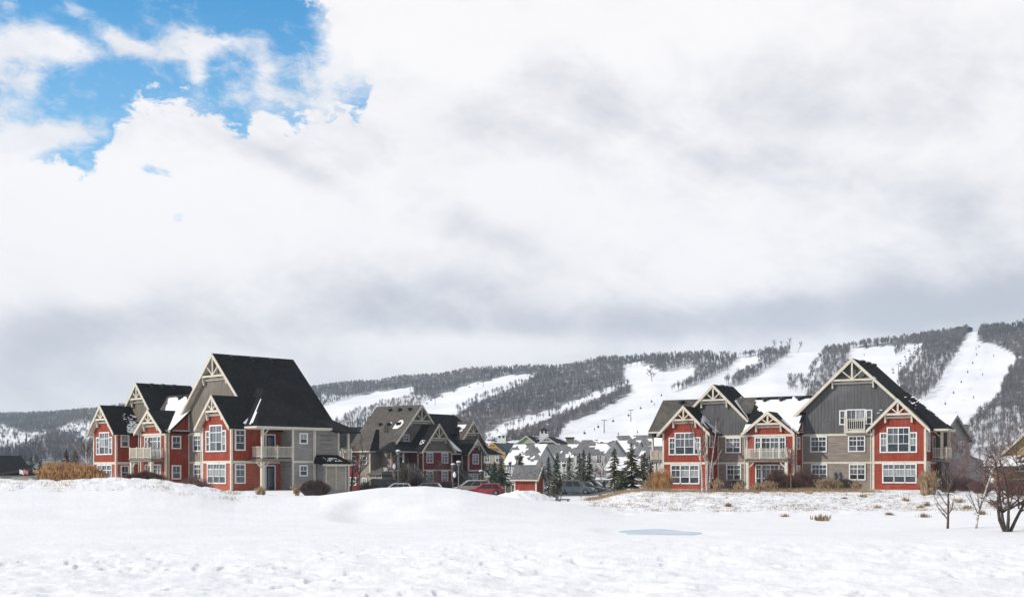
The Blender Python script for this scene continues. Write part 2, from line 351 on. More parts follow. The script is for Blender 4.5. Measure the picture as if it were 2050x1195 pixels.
def scatter(protos, X, Y, Z, S, name, mat_, kindlab):
    Vs = []; Ts = []; off = 0; ch = rng.integers(0, len(protos), len(X))
    for i, (V, T) in enumerate(protos):
        m_ = ch == i; n = m_.sum()
        if not n: continue
        a = rng.uniform(0, 6.28, n); c, s = np.cos(a), np.sin(a); sc = S[m_]
        W = np.empty((n, len(V), 3)); wx = rng.uniform(.8, 1.2, n)*sc
        W[:,:,0] = (V[None,:,0]*c[:,None]-V[None,:,1]*s[:,None])*wx[:,None]+X[m_][:,None]
        W[:,:,1] = (V[None,:,0]*s[:,None]+V[None,:,1]*c[:,None])*wx[:,None]+Y[m_][:,None]
        W[:,:,2] = V[None,:,2]*sc[:,None]+Z[m_][:,None]
        TT = (T[None]+(np.arange(n)*len(V))[:,None,None]+off).reshape(-1, 3); off += n*len(V)
        Vs.append(W.reshape(-1, 3)); Ts.append(TT)
    o = npmesh(name, np.concatenate(Vs), np.concatenate(Ts), mat_); tag(o, kindlab[0], kindlab[1], kind='stuff'); return o
bare_m = mat('hillside bare tree bark', (.15,.127,.12), .95, .3, .012, c2=(.09,.086,.09)); fir_m = mat('hillside fir needles', (.028,.042,.042), .9, .3, .02)
def samples(n, x0, x1):
    p = rng.uniform(x0, x1, n*4); t = rng.uniform(0, 1, n*4)**.8; yr = ridge(p)[0]; y = yr+.5+(930-yr)*(1-t)
    D = invert_D(p, y); keep = rng.random(len(p)) < (D/2200)**1.4
    keep &= ~in_runs(p+6*(rng.random(len(p))-.5), y) & ~in_runs(p, y-13*1100/D)
    th = fbm(p*.012+y*.02, y*.05+4, 4)
    keep &= ~((p < 420) & (th > .49) & (y > 842) & (y < 900) & (rng.random(len(p)) < .8))
    keep &= ~((p > 1930) & (y > 820) & (rng.random(len(p)) < .5))
    keep &= ~((p > 1335) & (p < 1930) & (y > 706) & (rng.random(len(p)) < .35))
    keep &= ~((p > 640) & (p < 860) & (y > 795) & (rng.random(len(p)) < .5))
    p, y, D = p[keep][:n], y[keep][:n], D[keep][:n]
    return p, y, D
p1, y1, d1 = samples(26000, -300, 2350)
# ridge line trees, denser
pr = rng.uniform(-500, 2500, 4200); dr_ = ridge(pr)[1]*rng.uniform(.955, 1.005, 4200); yr_ = hill_y(pr, dr_)
k_ = ~((pr > 1936) & (pr < 1962)) & ~in_runs(pr, yr_+1); k_ &= ~((pr > 1420) & (pr < 1640) & (rng.random(4200) < .45))
p1 = np.concatenate([p1, pr[k_]]); d1 = np.concatenate([d1, dr_[k_]]); y1 = np.concatenate([y1, yr_[k_]])
for q, den in CLUMPS:
    x0, x1 = min(a[0] for a in q), max(a[0] for a in q); z0, z1 = min(a[1] for a in q), max(a[1] for a in q); n = int((x1-x0)*(z1-z0)*den*.1)
    a = rng.uniform(x0, x1, n); c = rng.uniform(z0, z1, n); i_ = inside(q, a, c); a, c = a[i_], c[i_]
    p1 = np.concatenate([p1, a]); y1 = np.concatenate([y1, c]); d1 = np.concatenate([d1, invert_D(a, c)])
cn = fbm(p1*.008+9, y1*.02+2, 3)
isfir = (cn > .56) & (rng.random(len(p1)) < .55) | (rng.random(len(p1)) < .04) | ((p1 > 1240) & (p1 < 1480) & (y1 < 724) & (rng.random(len(p1)) < .5))
isfir &= ~((p1 > 1340) & (y1 > 735))
X1 = (p1-HX)/F*d1; Z1 = hill_z(p1, d1); S1 = rng.uniform(.55, .98, len(p1))*np.where(p1 < 1200, .85, 1.)
scatter(BARE, X1[~isfir], d1[~isfir], Z1[~isfir], S1[~isfir], 'bare_woods', bare_m, ('leafless grey-brown woods covering the ski hill between the snowy runs', 'woods'))
scatter(FIR, X1[isfir], d1[isfir], Z1[isfir], S1[isfir]*.95, 'evergreen_woods', fir_m, ('dark evergreens mixed into the leafless woods along the ridge and hillside', 'woods'))
# the trees one can tell apart along the edges of the runs
def proto_obj(name, VT, m_, seed):
    V, T = VT; o = npmesh(name, V, T, m_); return o
hb = [proto_obj('bare_tree', b_, bare_m, i) for i, b_ in enumerate(BARE)]
EDGE = [([(1347,784),(1398,767),(1461,738)], 34, 'thin leafless tree in the wooded strip rising above the left gables of the right house', 'trees lining the first wooded strip'),
 ([(1452,772),(1516,748),(1580,709)], 34, 'thin leafless tree in the diagonal strip rising behind the snow-covered roof middle', 'trees lining the second wooded strip'),
 ([(1614,786),(1628,742),(1656,704)], 26, 'bare tree on the left edge of the wood rising behind the big grey gable', 'trees lining the third wooded strip'),
 ([(1842,801),(1873,775),(1897,732),(1926,690)], 34, 'bare tree on the right edge of the wood left of the wide steep run', 'trees lining the fourth wooded strip'),
 ([(1802,776),(1816,742),(1846,706)], 22, 'bare tree on the left edge of the wood beside the chairlift run', 'trees beside the chairlift run'),
 ([(1945,866),(1998,816),(2012,790),(2028,750)], 30, 'bare tree on the dark wood edge right of the wide steep run', 'trees right of the steep run'),
 ([(1258,786),(1218,812),(1132,848),(1120,874)], 34, 'bare tree along the lower wood edge above the village', 'trees edging the run above the village'),
 ([(916,831),(950,807),(1005,787),(1048,767)], 26, 'bare tree along the lower edge of the left ski run', 'trees edging the left run')]
for line, n, lab, grp in EDGE:
    xs = [a[0] for a in line]; ys = [a[1] for a in line]
    L = np.concatenate([[0], np.cumsum(np.hypot(np.diff(xs), np.diff(ys)))])
    for i in range(n):
        t = (i+random.random()*.8)/n*L[-1]; p = float(np.interp(t, L, xs))+random.uniform(-3.5, 3.5); y = float(np.interp(t, L, ys))+random.uniform(-2, 2)
        d = float(invert_D(np.array([p]), np.array([y]))[0]); o = hb[i % 6].copy(); COL.objects.link(o)
        s = random.uniform(.75, 1.15); o.scale = (s, s, s*random.uniform(.9, 1.15)); o.rotation_euler = (0, 0, random.uniform(0, 6.28))
        o.location = ((p-HX)/F*d, d, float(hill_z(p, d))-.2); tag(o, lab, 'tree', grp)
for o in hb: bpy.data.objects.remove(o)
def hill_pt(p, y):
    d = float(invert_D(np.array([float(p)]), np.array([float(y)]))[0]); return ((p-HX)/F*d, d, float(hill_z(p, d)))
def detailed(name, loc, h, mats, label, cat='tree', seed=0, group=None, **kw):
    t = empty(name, loc); tag(t, label, cat, group); a, b = branch_tree(h, seed, **kw)
    a.build('trunk', mats[0], t); b.build('crown', mats[1], t); return t
def branch_tree(h, seed, r0=None, levels=3, kids=7, spread=.6, up=.45, stems=1, fork=.25, sides=(7,5,4,3), wob=.12, stem_out=.3, side_len=.5, tw=1.):
    rnd = random.Random(seed); T = MB(); C = MB(); r0 = r0 or h*.02
    def grow(p, d, L, r, lv):
        n = 5 if lv == 0 else (4 if lv == 1 else 3); pts = [np.array(p, float)]; d = np.array(d, float); d /= np.linalg.norm(d)
        for i in range(n):
            d = d+np.array([rnd.gauss(0, wob), rnd.gauss(0, wob), rnd.gauss(0, wob)*.5+up*.22*(lv > 0)]); d /= np.linalg.norm(d)
            pts.append(pts[-1]+d*L/n)
        rs = [r*(1-.8*i/n) for i in range(n+1)]
        (T if lv == 0 or (lv == 1 and r > .04) else C).tube([tuple(q) for q in pts], rs, sides[min(lv, 3)])
        if lv >= levels: return
        nk = kids if lv else int(kids*1.6)
        for j in range(nk):
            f = rnd.uniform(fork if lv == 0 else .15, .98); i = min(int(f*n), n-1); q = pts[i]+(pts[i+1]-pts[i])*(f*n-i)
            ax = rnd.uniform(0, 6.28); base = (pts[i+1]-pts[i]); base /= np.linalg.norm(base)
            side = np.array([math.cos(ax), math.sin(ax), rnd.uniform(-.1, .35)]); nd = base*(1-spread)+side*spread
            l2 = L*side_len*(1.15-.7*f)*rnd.uniform(.6, 1.15); r2 = max(r*(1-.8*f)*.62, .005*tw)
            grow(q, nd, l2, r2, lv+1)
    for s in range(stems):
        a = s*6.28/stems+rnd.uniform(-.5, .5); o = stem_out if stems > 1 else .03
        grow((math.cos(a)*r0*.8*(stems > 1), math.sin(a)*r0*.8*(stems > 1), -.15), (math.cos(a)*o, math.sin(a)*o, 1), h*(.8 if stems > 1 else .9), r0, 0)
    return T, C
detailed('round_tree', hill_pt(1305,763), 17, (M['brown'], M['brown']), 'lone reddish bare tree in the snow where the ski runs meet', seed=3, levels=3, kids=9, spread=.65, fork=.12, r0=.35, tw=16)
for i, (x, hh) in enumerate(((1549,15), (1566,14), (1580,19), (1597,14))):
    detailed('ridge_tree', hill_pt(x, 706), hh, (bare_m, bare_m), ['leftmost of four tall bare trees on the skyline', 'second from left of four tall bare trees on the skyline', 'tallest of four bare trees standing on the skyline', 'rightmost, slim bare tree of the four on the skyline'][i], seed=20+i, levels=2, kids=9, spread=.6, fork=.3, r0=.3, tw=20)
# ---- lifts
def lift(line, n_ch, towers, nm, hgt=8.5, off=3.0, blob=False):
    pts = [hill_pt(*q) for q in line]; P = np.array(pts); P[:,2] += hgt
    L = np.concatenate([[0], np.cumsum(np.linalg.norm(np.diff(P, axis=0), axis=1))]); pos = lambda t: np.array([np.interp(t*L[-1], L, P[:,k]) for k in range(3)])
    c = empty('lift_cable', tuple(P[0])); tag(c, 'thin steel haul cables of the chairlift '+nm, 'cable')
    for s in (-1, 1):
        m_ = MB(); m_.tube([tuple(pos(i/24)+np.array([s*off*.5,0,0])-P[0]) for i in range(25)], [.03]*25, 4); m_.build('cable', M['metal'], c)
    tw = MB(); tw.tube([(0,0,-1),(0,0,hgt)], [.32,.22], 8)
    ta = MB(); ta.box(-off*.62, off*.62, -.15, .15, hgt-.1, hgt+.25); ta.box(-off*.5-.35,-off*.5+.35,-.6,.6,hgt+.02,hgt+.3); ta.box(off*.5-.35,off*.5+.35,-.6,.6,hgt+.02,hgt+.3)
    for i, (t, lab) in enumerate(towers):
        q = pos(t); o = empty('lift_tower', (q[0], q[1], q[2]-hgt-.15)); tag(o, lab, 'lift tower', 'chairlift towers on the hill')
        tw.build('mast', M['metal'], o); ta.build('crossarm', M['metal'], o)
    ch = empty('lift_chair'); b1 = MB(); b1.box(-1.1,1.1,-.28,.28,-2.75,-2.6); b1.box(-1.1,1.1,.24,.34,-2.6,-1.75)
    if blob: b1.box(-.95,.95,-.55,.24,-2.6,-1.5)
    b2 = MB(); b2.bar((0,0,0),(0,.2,-2.2),.14); b2.bar((-1,.2,-1.9),(1,.2,-1.9),.14)
    b1.build('seat', M['metal'], ch); b2.build('hanger', M['metal'], ch)
    lab = 'dark lift chair hanging over the snow on the chairlift '+nm; tag(ch, lab, 'lift chair', 'chairs on the lift '+nm)
    for i in range(n_ch):
        o = ch if i == 0 else copy_tree(ch); q = pos((i+.5)/n_ch); o.location = (q[0]+(off*.5 if (i % 2 or blob) else -off*.5), q[1], q[2])
        o.rotation_euler = (0,0,.5 if not blob else 1.2)
lift([(830,830),(876,808),(930,788),(990,768)], 8, [(.36,'lift tower with crossarm on the left ski run'), (.86,'lift tower near the top of the left ski run')], 'up the left ski run')
lift([(1150,895),(1204,868),(1252,850),(1290,826),(1330,800)], 7, [(.30,'lift tower just above the village roofs'), (.55,'lift tower on the wide run above the village')], 'above the village', blob=True)
lift([(1776,772),(1793,752),(1803,745),(1826,712),(1850,690)], 13, [(.26,'lift tower between chairs on the middle run'), (.85,'lift tower near the top of the middle run')], 'up the middle run')
lift([(1880,840),(1896,818),(1912,796),(1928,772),(1942,748),(1952,727),(1960,700)], 7, [], 'up the wide steep run', blob=True, off=2)
# ---- huts and skiers on the hill
def hut(p, y, w, d, h, lab):
    q = hill_pt(p, y); o = empty('hilltop_hut', (q[0], q[1], q[2]-.5)); tag(o, lab, 'hut')
    MB().box(-w/2, w/2, -d/2, d/2, 0, h).build('wall', M['metal'], o)
    b = MB(); b.prism([(-w/2-.8,-d/2-.8,h),(w/2+.8,-d/2-.8,h),(w/2+.8,d/2+.8,h),(-w/2-.8,d/2+.8,h)], [(-w/4,-.3,h+h*.9),(w/4,-.3,h+h*.9),(w/4,.3,h+h*.9),(-w/4,.3,h+h*.9)]); b.build('roof', M['roof'], o)
    MB().box(-w/3, w/3, -d/2-.06, -d/2+.02, h*.35, h*.7).build('window', M['dark'], o)
hut(1920, 663, 8, 6, 3.6, 'larger dark hut with a peaked roof on the hilltop left of the top run'); hut(1941, 662.5, 5, 4, 2.6, 'smaller dark hut on the hilltop beside the top of the run')
def skier(p, y, lab, s=1.):
    q = hill_pt(p, y); t = empty('person', (q[0], q[1], q[2])); t.scale = (s,s,s); tag(t, lab, 'person')
    b = MB(); b.tube([(-.12,0,.02),(-.1,.05,.45),(-.08,-.02,.9)], [.07,.085,.11], 6); b.tube([(.14,0,.02),(.12,.05,.45),(.08,-.02,.9)], [.07,.085,.11], 6)
    b.tube([(0,-.02,.85),(0,-.02,1.1),(0,-.04,1.4),(0,-.06,1.5)], [.19,.17,.23,.09], 8); b.lathe([(.03,1.49),(.1,1.55),(.125,1.65),(.1,1.75),(.03,1.8)], (0,-.06,0), 8)
    for k in (-1, 1): b.tube([(k*.2,-.04,1.4),(k*.36,-.02,1.12),(k*.34,-.26,.98)], [.07,.06,.05], 6)
    b.build('body', M['metal'], t); s_ = MB()
    for k in (-1, 1): s_.box(k*.13-.05,k*.13+.05,-.9,.8,-.02,.02)
    s_.build('ski', M['metal'], t)
for i, (x, y, l) in enumerate([(1954,700,'skier standing near the top of the wide steep run'), (1989,714,'skier by the right edge of the wide steep run'), (1967,752,'skier in dark clothes midway down the wide steep run'), (1949,798,'skier low on the wide steep run beside the wood'), (1730,712,'skier on the middle run just right of the big gable peak'),
  (1478,716,'skier at the top edge of the run under the skyline trees'), (1345,812,'skier gliding past the left end of the house roof'), (1310,812,'skier in the open snow above the village'), (1238,872,'skier low on the run above the village roofs'), (1276,868,'skier below the lift tower above the village'), (1190,862,'skier on the left part of the run above the village')]):
    skier(x, y, l, 1.25)

# ---------------------------------------------------------------- house kit (local axes: u along the facade, v away from it, z up)
class House:
    def __init__(s, name, ang, px, Y, z, label, cat='house'):
        s.a = R(ang); s.o = ((px-HX)/F*Y, Y); s.e = empty(name, (s.o[0], s.o[1], z), -s.a); s.z = z; tag(s.e, label, cat); s.rnd = random.Random(int(px))
        s.trim = MB(); s.down = MB()
    def part(s, name, b, m_, label=None, parent=None): return b.build(name, m_, parent or s.e, label)
    def world(s, u, v): return (s.o[0]+u*math.cos(s.a)+v*math.sin(s.a), s.o[1]-u*math.sin(s.a)+v*math.cos(s.a))
def wallmap(face, c):                               # (along, outward, z) -> local
    if face == 'F': return lambda a, d, z: (a, c-d, z)
    if face == 'R': return lambda a, d, z: (c+d, a, z)
    if face == 'L': return lambda a, d, z: (c-d, -a, z)
def window(H, face, c, a0, a1, z0, z1, cols=2, transom=.26, steps=None, kinds=None, casing=.13, low=False, name='window'):
    mp = wallmap(face, c); f = MB(); secs = steps or [(0., 1., 0., cols)]
    if face == 'L': a0, a1 = -a1, -a0
    panes = []; W = a1-a0
    for (f0, f1, drop, nc) in secs:
        s0, s1 = a0+W*f0, a0+W*f1; zt = z1-drop
        f.box(s0, s1, .0, .11, z0, z0+casing, mp); f.box(s0, s1, 0, .11, zt-casing, zt, mp)
        f.box(s0, s0+casing, 0, .11, z0+casing, zt-casing, mp); f.box(s1-casing, s1, 0, .11, z0+casing, zt-casing, mp)
        x0, x1, b0, b1 = s0+casing, s1-casing, z0+casing, zt-casing; cw = (x1-x0)/nc
        for i in range(nc):
            l, r = x0+i*cw, x0+(i+1)*cw
            if i: f.box(l-.045, l+.045, 0, .055, b0, b1, mp)
            zt2 = b1-(b1-b0)*transom if transom else b1; zm = b0+(zt2-b0)*.46
            if transom:
                f.box(l, r, .01, .05, zt2-.04, zt2+.04, mp)
                if cw > .45: f.box((l+r)/2-.018, (l+r)/2+.018, .012, .045, zt2+.04, b1, mp)
            f.box(l, r, .01, .05, zm-.03, zm+.03, mp)
            if cw > .45: f.box((l+r)/2-.016, (l+r)/2+.016, .012, .045, zm+.03, zt2-.04, mp)
            kk = H.rnd.choice(kinds or ['dark','dark','mid','curt'])
            for (q0, q1, which) in ((b0, zm, 'dark' if H.rnd.random() < .7 else 'mid'), (zm, zt2, kk), (zt2, b1, 'mid' if kk == 'curt' else kk)):
                if q1-q0 > .03: panes.append((which, (l+.02, r-.02, -.02, .022, q0+.01, q1-.01)))
    o = H.part(name, f, M['white'])
    pb = MB()
    for k, q in panes: pb.box(*q, mp)
    g_ = pb.build('pane', M['dark'], o); g_.data.materials.append(M['mid']); g_.data.materials.append(M['curt'])
    g_.data.polygons.foreach_set('material_index', [('dark','mid','curt').index(k) for k, q in panes for _ in range(6)])
    return o
TRI = [(0., .21, .55, 1), (.19, .81, 0., 2), (.79, 1., .55, 1)]
LOW3 = [(0., .36, 0., 1), (.32, .68, 0., 1), (.64, 1., 0., 1)]
def door(H, face, c, a0, a1, z0, z1, m_='blue', name='door'):
    mp = wallmap(face, c); f = MB(); f.box(a0-.12, a0, 0, .06, z0, z1+.12, mp); f.box(a1, a1+.12, 0, .06, z0, z1+.12, mp); f.box(a0, a1, 0, .06, z1, z1+.12, mp)
    d = MB().box(a0, a1, -.02, .03, z0, z1, mp); o = H.part(name, d, M[m_]); f.build('frame', M['white'], o)
    MB().box(a0+.18, a1-.18, .0, .04, z0+.3, z1-.2, mp).build('pane', M['mid'], o); MB().box(a1-.14, a1-.08, .03, .09, z0+1., z0+1.06, mp).build('handle', M['rim'], o)
def gable(H, uc, half, za, v0, v1, slope, over=.6, wall=None, wallz=0, roofm='roof', truss=True, tz=None, rname='roof', soff=True, rev=False):
    """front gable: ridge along v from v0 to v1 at height za; wall is (material, half width, v of wall)"""
    ze = za-half*slope; t = .16
    rb = MB(); rb.slab([(uc-half,v0,ze),(uc,v0,za),(uc,v1,za),(uc-half,v1,ze)], t); rb.slab([(uc,v0,za),(uc+half,v0,ze),(uc+half,v1,ze),(uc,v1,za)], t)
    r_ = H.part(rname, rb, M[roofm])
    bd = MB(); w = .34
    for s in (-1, 1):
        A_ = [(uc, za+.02), (uc+s*(half+.02), ze+.0), (uc+s*(half+.02), ze-w), (uc, za-w*1.15)]
        bd.prism([(x, v0-.07, z) for x, z in A_], [(x, v0+.0, z) for x, z in A_])
    b2 = MB()
    for s in (-1, 1):                                # soffit and boxed eave end
        b2.slab([(uc+s*half*.995, v0+.01, ze-t-.01), (uc, v0+.01, za-t-.01), (uc, v0+over+.1, za-t-.01), (uc+s*half*.995, v0+over+.1, ze-t-.01)], .06)
    b2.build('soffit', M['soffit'], r_)
    bd.build('bargeboard', M['cream'], r_)
    if truss:
        tb = MB(); zt = tz if tz is not None else za-slope*half*.42; hw = (za-w-zt)/slope+.12; y = v0+.02; y2 = v0+.14
        tb.box(uc-hw-.12, uc+hw+.12, y, y2, zt-.1, zt+.1); tb.box(uc-.09, uc+.09, y+.003, y2-.003, zt+.1, za-w*.9)
        hh = (za-w-zt)
        for s in (-1, 1):
            tb.bar((uc+s*.06, (y+y2)/2, zt+.12), (uc+s*hw*.55, (y+y2)/2, zt+hh*.5+.1), .12, .13, up=(0,1,0))
        tb.box(uc-hw-.05, uc+hw+.05, v0+over-.16, v0+over-.02, zt-.42, zt-.2)
        for s in (-1, 1):
            uu = uc+s*(hw-.05); tb.box(uu-.1, uu+.1, v0+.15, v0+over-.17, zt-.12, zt+.06); tb.box(uu-.1, uu+.1, v0+over-.3, v0+over-.17, zt-.85, zt-.12)
            tb.bar((uu, v0+over-.25, zt-.7), (uu, v0+.2, zt-.12), .16)
        H.part('gable_truss', tb, M['cream'])
    return ze
def prism_front(H, poly, v0, v1, m_, name='wall', label=None):
    return H.part(name, MB().prism([(a, v1, z) for a, z in poly], [(a, v0, z) for a, z in poly]), M[m_], label)
def railing(b, p0, p1, z, h=1.05, step=.14, posts=True, solid=False):
    p0 = np.array(p0, float); p1 = np.array(p1, float); L = np.linalg.norm(p1-p0); n = max(2, int(L/step))
    P = lambda t, zz: (*(p0+(p1-p0)*t), zz)
    b.bar(P(0, z+h), P(1, z+h), .09, .06); b.bar(P(0, z+.12), P(1, z+.12), .06, .06)
    for i in range(1, n): b.bar(P(i/n, z+.12), P(i/n, z+h), .045 if not solid else .1)
    if posts:
        k = max(1, round(L/1.6))
        for i in range(k+1): b.bar(P(i/k, z-.05), P(i/k, z+h+.14), .14)
def post(H, u, v, z0, z1, w=.24, brackets=(), name='post', m_='cream'):
    b = MB().box(u-w/2, u+w/2, v-w/2, v+w/2, z0, z1); b.box(u-w*.72, u+w*.72, v-w*.72, v+w*.72, z0, z0+.3)
    for dx, dy in brackets: b.bar((u, v, z1-.75), (u+dx*.7, v+dy*.7, z1-.05), .1); b.box(min(u+dx*w/2,u+dx*.75), max(u+dx*w/2,u+dx*.75)+.001+abs(dy)*.06, min(v+dy*w/2,v+dy*.75), max(v+dy*w/2,v+dy*.75)+.001+abs(dx)*.06, z1-.07, z1-.004)
    H.part(name, b, M[m_])
def snow_sheet(H, corners, fn, t=.07, cell=.22, name='roof_snow', mat_='snow'):
    """snow lying on a flat roof face; corners a,b,c,d; fn(s,t)->True where it still lies"""
    a, b_, c, d = [np.array(q, float) for q in corners]; n = max(2, int(np.linalg.norm(b_-a)/cell)); k = max(2, int(np.linalg.norm(d-a)/cell))
    b = MB(); V = {}
    def hgt(i, j):
        s, q = i/n, j/k
        return s, q
    top = {}
    cells = [(i, j) for i in range(n) for j in range(k) if fn((i+.5)/n, (j+.5)/k)]
    cs = set(cells)
    def vert(i, j):
        if (i, j) not in top:
            s, q = i/n, j/k; p = (a*(1-s)+b_*s)*(1-q)+(d*(1-s)+c*s)*q
            full = all((x, y) in cs for x in (i-1, i) for y in (j-1, j))
            p = p+np.array([0,0, t if full else .02]); top[(i, j)] = len(b.v); b.v.append(tuple(p))
        return top[(i, j)]
    for i, j in cells: b.f.append((vert(i,j), vert(i+1,j), vert(i+1,j+1), vert(i,j+1)))
    if b.f: return b.build(name, M[mat_], H.e, smooth=True)
def vents(H, pts):
    for u, v, z in pts:
        b = MB().lathe([(.22,-.1),(.22,.12),(.42,.2),(.40,.34),(.15,.42)], (u, v, z), 10); H.part('roof_vent', b, M['metal'])
def nz(s, t, f, seed=0): return float(fbm(s*f+seed, t*f+seed*1.7, 4))

def lodge(name, ang, px, Y, z, label, seed, gab='grey', lap='redlap', wing=True):
    H = House(name, ang, px, Y, z, label); G0 = -.6
    # walls
    prism_front(H, [(0,2.85),(5.45,2.85),(5.45,6.55),(2.75,9.15),(0,6.55)], 0, 3.4, 'red', 'gable_wall', 'red board wall of the left gable block')
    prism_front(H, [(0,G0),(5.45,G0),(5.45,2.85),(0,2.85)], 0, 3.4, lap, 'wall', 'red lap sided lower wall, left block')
    prism_front(H, [(23.7,2.85),(29.1,2.85),(29.1,6.55),(26.4,9.2),(23.7,6.55)], 0, 5.9, 'red', 'gable_wall', 'red board wall of the right gable block')
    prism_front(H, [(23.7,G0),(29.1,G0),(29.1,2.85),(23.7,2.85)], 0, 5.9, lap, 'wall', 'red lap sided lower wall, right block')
    prism_front(H, [(9.7,5.95),(15.2,5.95),(12.4,8.3)], .7, 3.5, 'red', 'gable_wall', 'red gable over the entrance balcony')
    prism_front(H, [(9.7,G0),(15.2,G0),(15.2,5.95),(9.7,5.95)], .7, 3.5, 'red', 'wall', 'red wall behind the balcony')
    b = MB().prism([(15.2,.7,5.9),(15.2,3.5,5.9),(15.2,3.5,8.15),(15.2,.7,5.91)], [(14.6,.7,5.9),(14.6,3.5,5.9),(14.6,3.5,8.15),(14.6,.7,5.91)]); H.part('wall', b, M['red'], 'red side wall under the sloping roof')
    prism_front(H, [(5.45,G0),(9.7,G0),(9.7,5.9),(5.45,5.9)], 3.1, 8.5, 'taupe', 'wall', 'taupe lower wall')
    prism_front(H, [(.6,5.9),(9.6,5.9),(9.6,7.2),(5.1,11.5),(.6,7.2)], 3.1, 8.9, gab, 'gable_wall', 'boarded gable, left')
    prism_front(H, [(15.2,G0),(23.7,G0),(23.7,5.9),(15.2,5.9)], 3.4, 9., 'taupe', 'wall', 'taupe lower wall beside the big gable')
    prism_front(H, [(15.2,5.9),(28.4,5.9),(28.4,6.6),(20.8,13.8),(15.2,8.4)], 3.4, 12.3, gab, 'gable_wall', 'big boarded gable')
    prism_front(H, [(.2,G0),(28.9,G0),(28.9,5.85),(.2,5.85)], 6., 12., 'taupe', 'wall')
    # roofs
    for u0, u1, v0 in ((-2.4,.35,1.3), (9.3,15.6,.95), (.35,9.3,3.6), (15.6,26,3.7)):
        z0 = 10.4-.9*(5.6-v0); b = MB(); b.slab([(u0,v0,z0),(u1,v0,z0),(u1,5.6,10.4),(u0,5.6,10.4)], .18); H.part('roof', b, M['roof2' if u0 < 1 else 'roof'])
    b = MB(); b.slab([(-2.4,5.6,10.4),(26,5.6,10.4),(26,9.9,6.3),(-2.4,9.9,6.3)], .18); H.part('roof', b, M['roof'])
    b = MB().box(-2.42,.3,1.22,1.3,6.33,6.52); b.box(9.35,9.9,.87,.95,6.02,6.2); b.box(15.,15.62,.87,.95,6.02,6.2); H.part('gutter', b, M['cream'])
    b = MB().prism([(-2.4,1.35,5.9),(-2.4,9.8,5.9),(-2.4,9.8,6.2),(-2.4,5.6,10.15),(-2.4,1.35,6.35)], [(-1.9,1.35,5.9),(-1.9,9.8,5.9),(-1.9,9.8,6.2),(-1.9,5.6,10.15),(-1.9,1.35,6.35)]); H.part('wall', b, M[gab], 'end gable over the left porch')
    # hipped wing on the right end
    b = MB(); e = 6.28; W0, W1 = 1.15, (10.0 if wing else 4.8); U1 = 31.65 if wing else 31.0
    b.slab([(24,W0,e),(U1,W0,e),(26,5.6,10.4),(24,5.6,10.4)], .16); b.slab([(U1,W0,e),(U1,W1,e),(26,5.6,10.4)], .16)
    if wing: b.slab([(U1,W1,e),(24,W1,e),(24,5.6,10.4),(26,5.6,10.4)], .16)
    else: b.slab([(U1,W1,e),(29.2,9.9,e),(26,5.6,10.4)], .16); b.slab([(29.2,9.9,e),(24,9.9,e),(24,5.6,10.4),(26,5.6,10.4)], .16)
    H.part('roof', b, M['roof'], 'hipped black shingle roof over the side porch')
    b = MB(); b.box(U1-.05, U1+.07,W0-.05,W1,6.1,6.29); b.box(29.6,U1-.05,W0-.07,W0,6.1,6.29); H.part('gutter', b, M['cream'])
    b = MB(); b.slab([(29.1,1.2,6.1),(U1-.05,1.2,6.1),(U1-.05,W1-.1,6.1),(29.1,W1-.1,6.1)], .08); H.part('soffit', b, M['soffit'])
    zg = gable(H, 20.8, 8.2, 14.1, 2.8, 12.8, .95, tz=11.75)
    b = MB(); b.slab([(28.9,3.4,6.35),(29.6,3.4,5.98),(29.6,12.8,5.98),(28.9,12.8,6.35)], .14); H.part('roof', b, M['roof'], 'lower edge of the big roof')
    gable(H, 5.1, 4.7, 11.85, 2.5, 9.4, 1.0, tz=10.05)
    gable(H, 2.78, 3.2, 9.33, -.6, 5.2, 1.0, tz=7.72)
    gable(H, 26.4, 3.2, 9.4, -.6, 6., 1.0, tz=7.8)
    gable(H, 12.35, 3., 8.5, .1, 4.2, .80, tz=7.1, over=.6)
    # trim: bands, corner boards
    t = H.trim
    for u0, u1, v in ((0,5.45,0), (23.7,29.1,0)):
        t.box(u0+.2, u1-.2, v-.05, v, 2.72, 2.98); 
        for u in (u0, u1-.2): t.box(u-.01, u+.21, v-.06, v+.14, G0, 6.3)
    t.box(5.45, 5.5, .14, 3.05, 2.72, 2.98); t.box(5.46, 9.6, 3.05, 3.1, 5.78, 6.02); t.box(5.46, 9.6, 3.05, 3.1, 2.76, 2.98)
    t.box(15.25, 23.65, 3.35, 3.4, 5.78, 6.02); t.box(15.25, 23.65, 3.35, 3.4, 2.76, 2.98)
    t.box(9.9, 15.0, .64, .7, 5.74, 5.98)
    for u in (9.69, 15.0): t.box(u, u+.21, .62, .84, G0, 6.0)
    t.box(5.46, 5.58, 2.98, 3.08, G0, 5.8); t.box(15.2, 15.3, 3.28, 3.38, G0, 8.1)
    t.box(29.1, 29.15, .14, 5.5, 2.72, 2.98)
    H.part('trim', t, M['cream'])
    # windows
    K = ['dark','dark','mid','curt']
    window(H, 'F', 0, .8, 4.66, 3.78, 6.33, steps=TRI, kinds=['mid','dark','curt']); window(H, 'F', 0, 1.02, 4.54, .5, 2.7, steps=LOW3, kinds=K)
    window(H, 'F', 0, 24.46, 28.22, 3.85, 6.5, steps=TRI, kinds=['curt','dark','mid']); window(H, 'F', 0, 24.72, 28.19, .72, 2.75, steps=LOW3, kinds=['curt'])
    window(H, 'F', 3.1, 6.4, 8.25, 4.0, 5.78); window(H, 'F', 3.1, 6.5, 8.3, .9, 2.72)
    for u in (16.1, 20.25): window(H, 'F', 3.4, u, u+1.85, 4.02, 5.78); window(H, 'F', 3.4, u+.1, u+1.9, .98, 2.74)
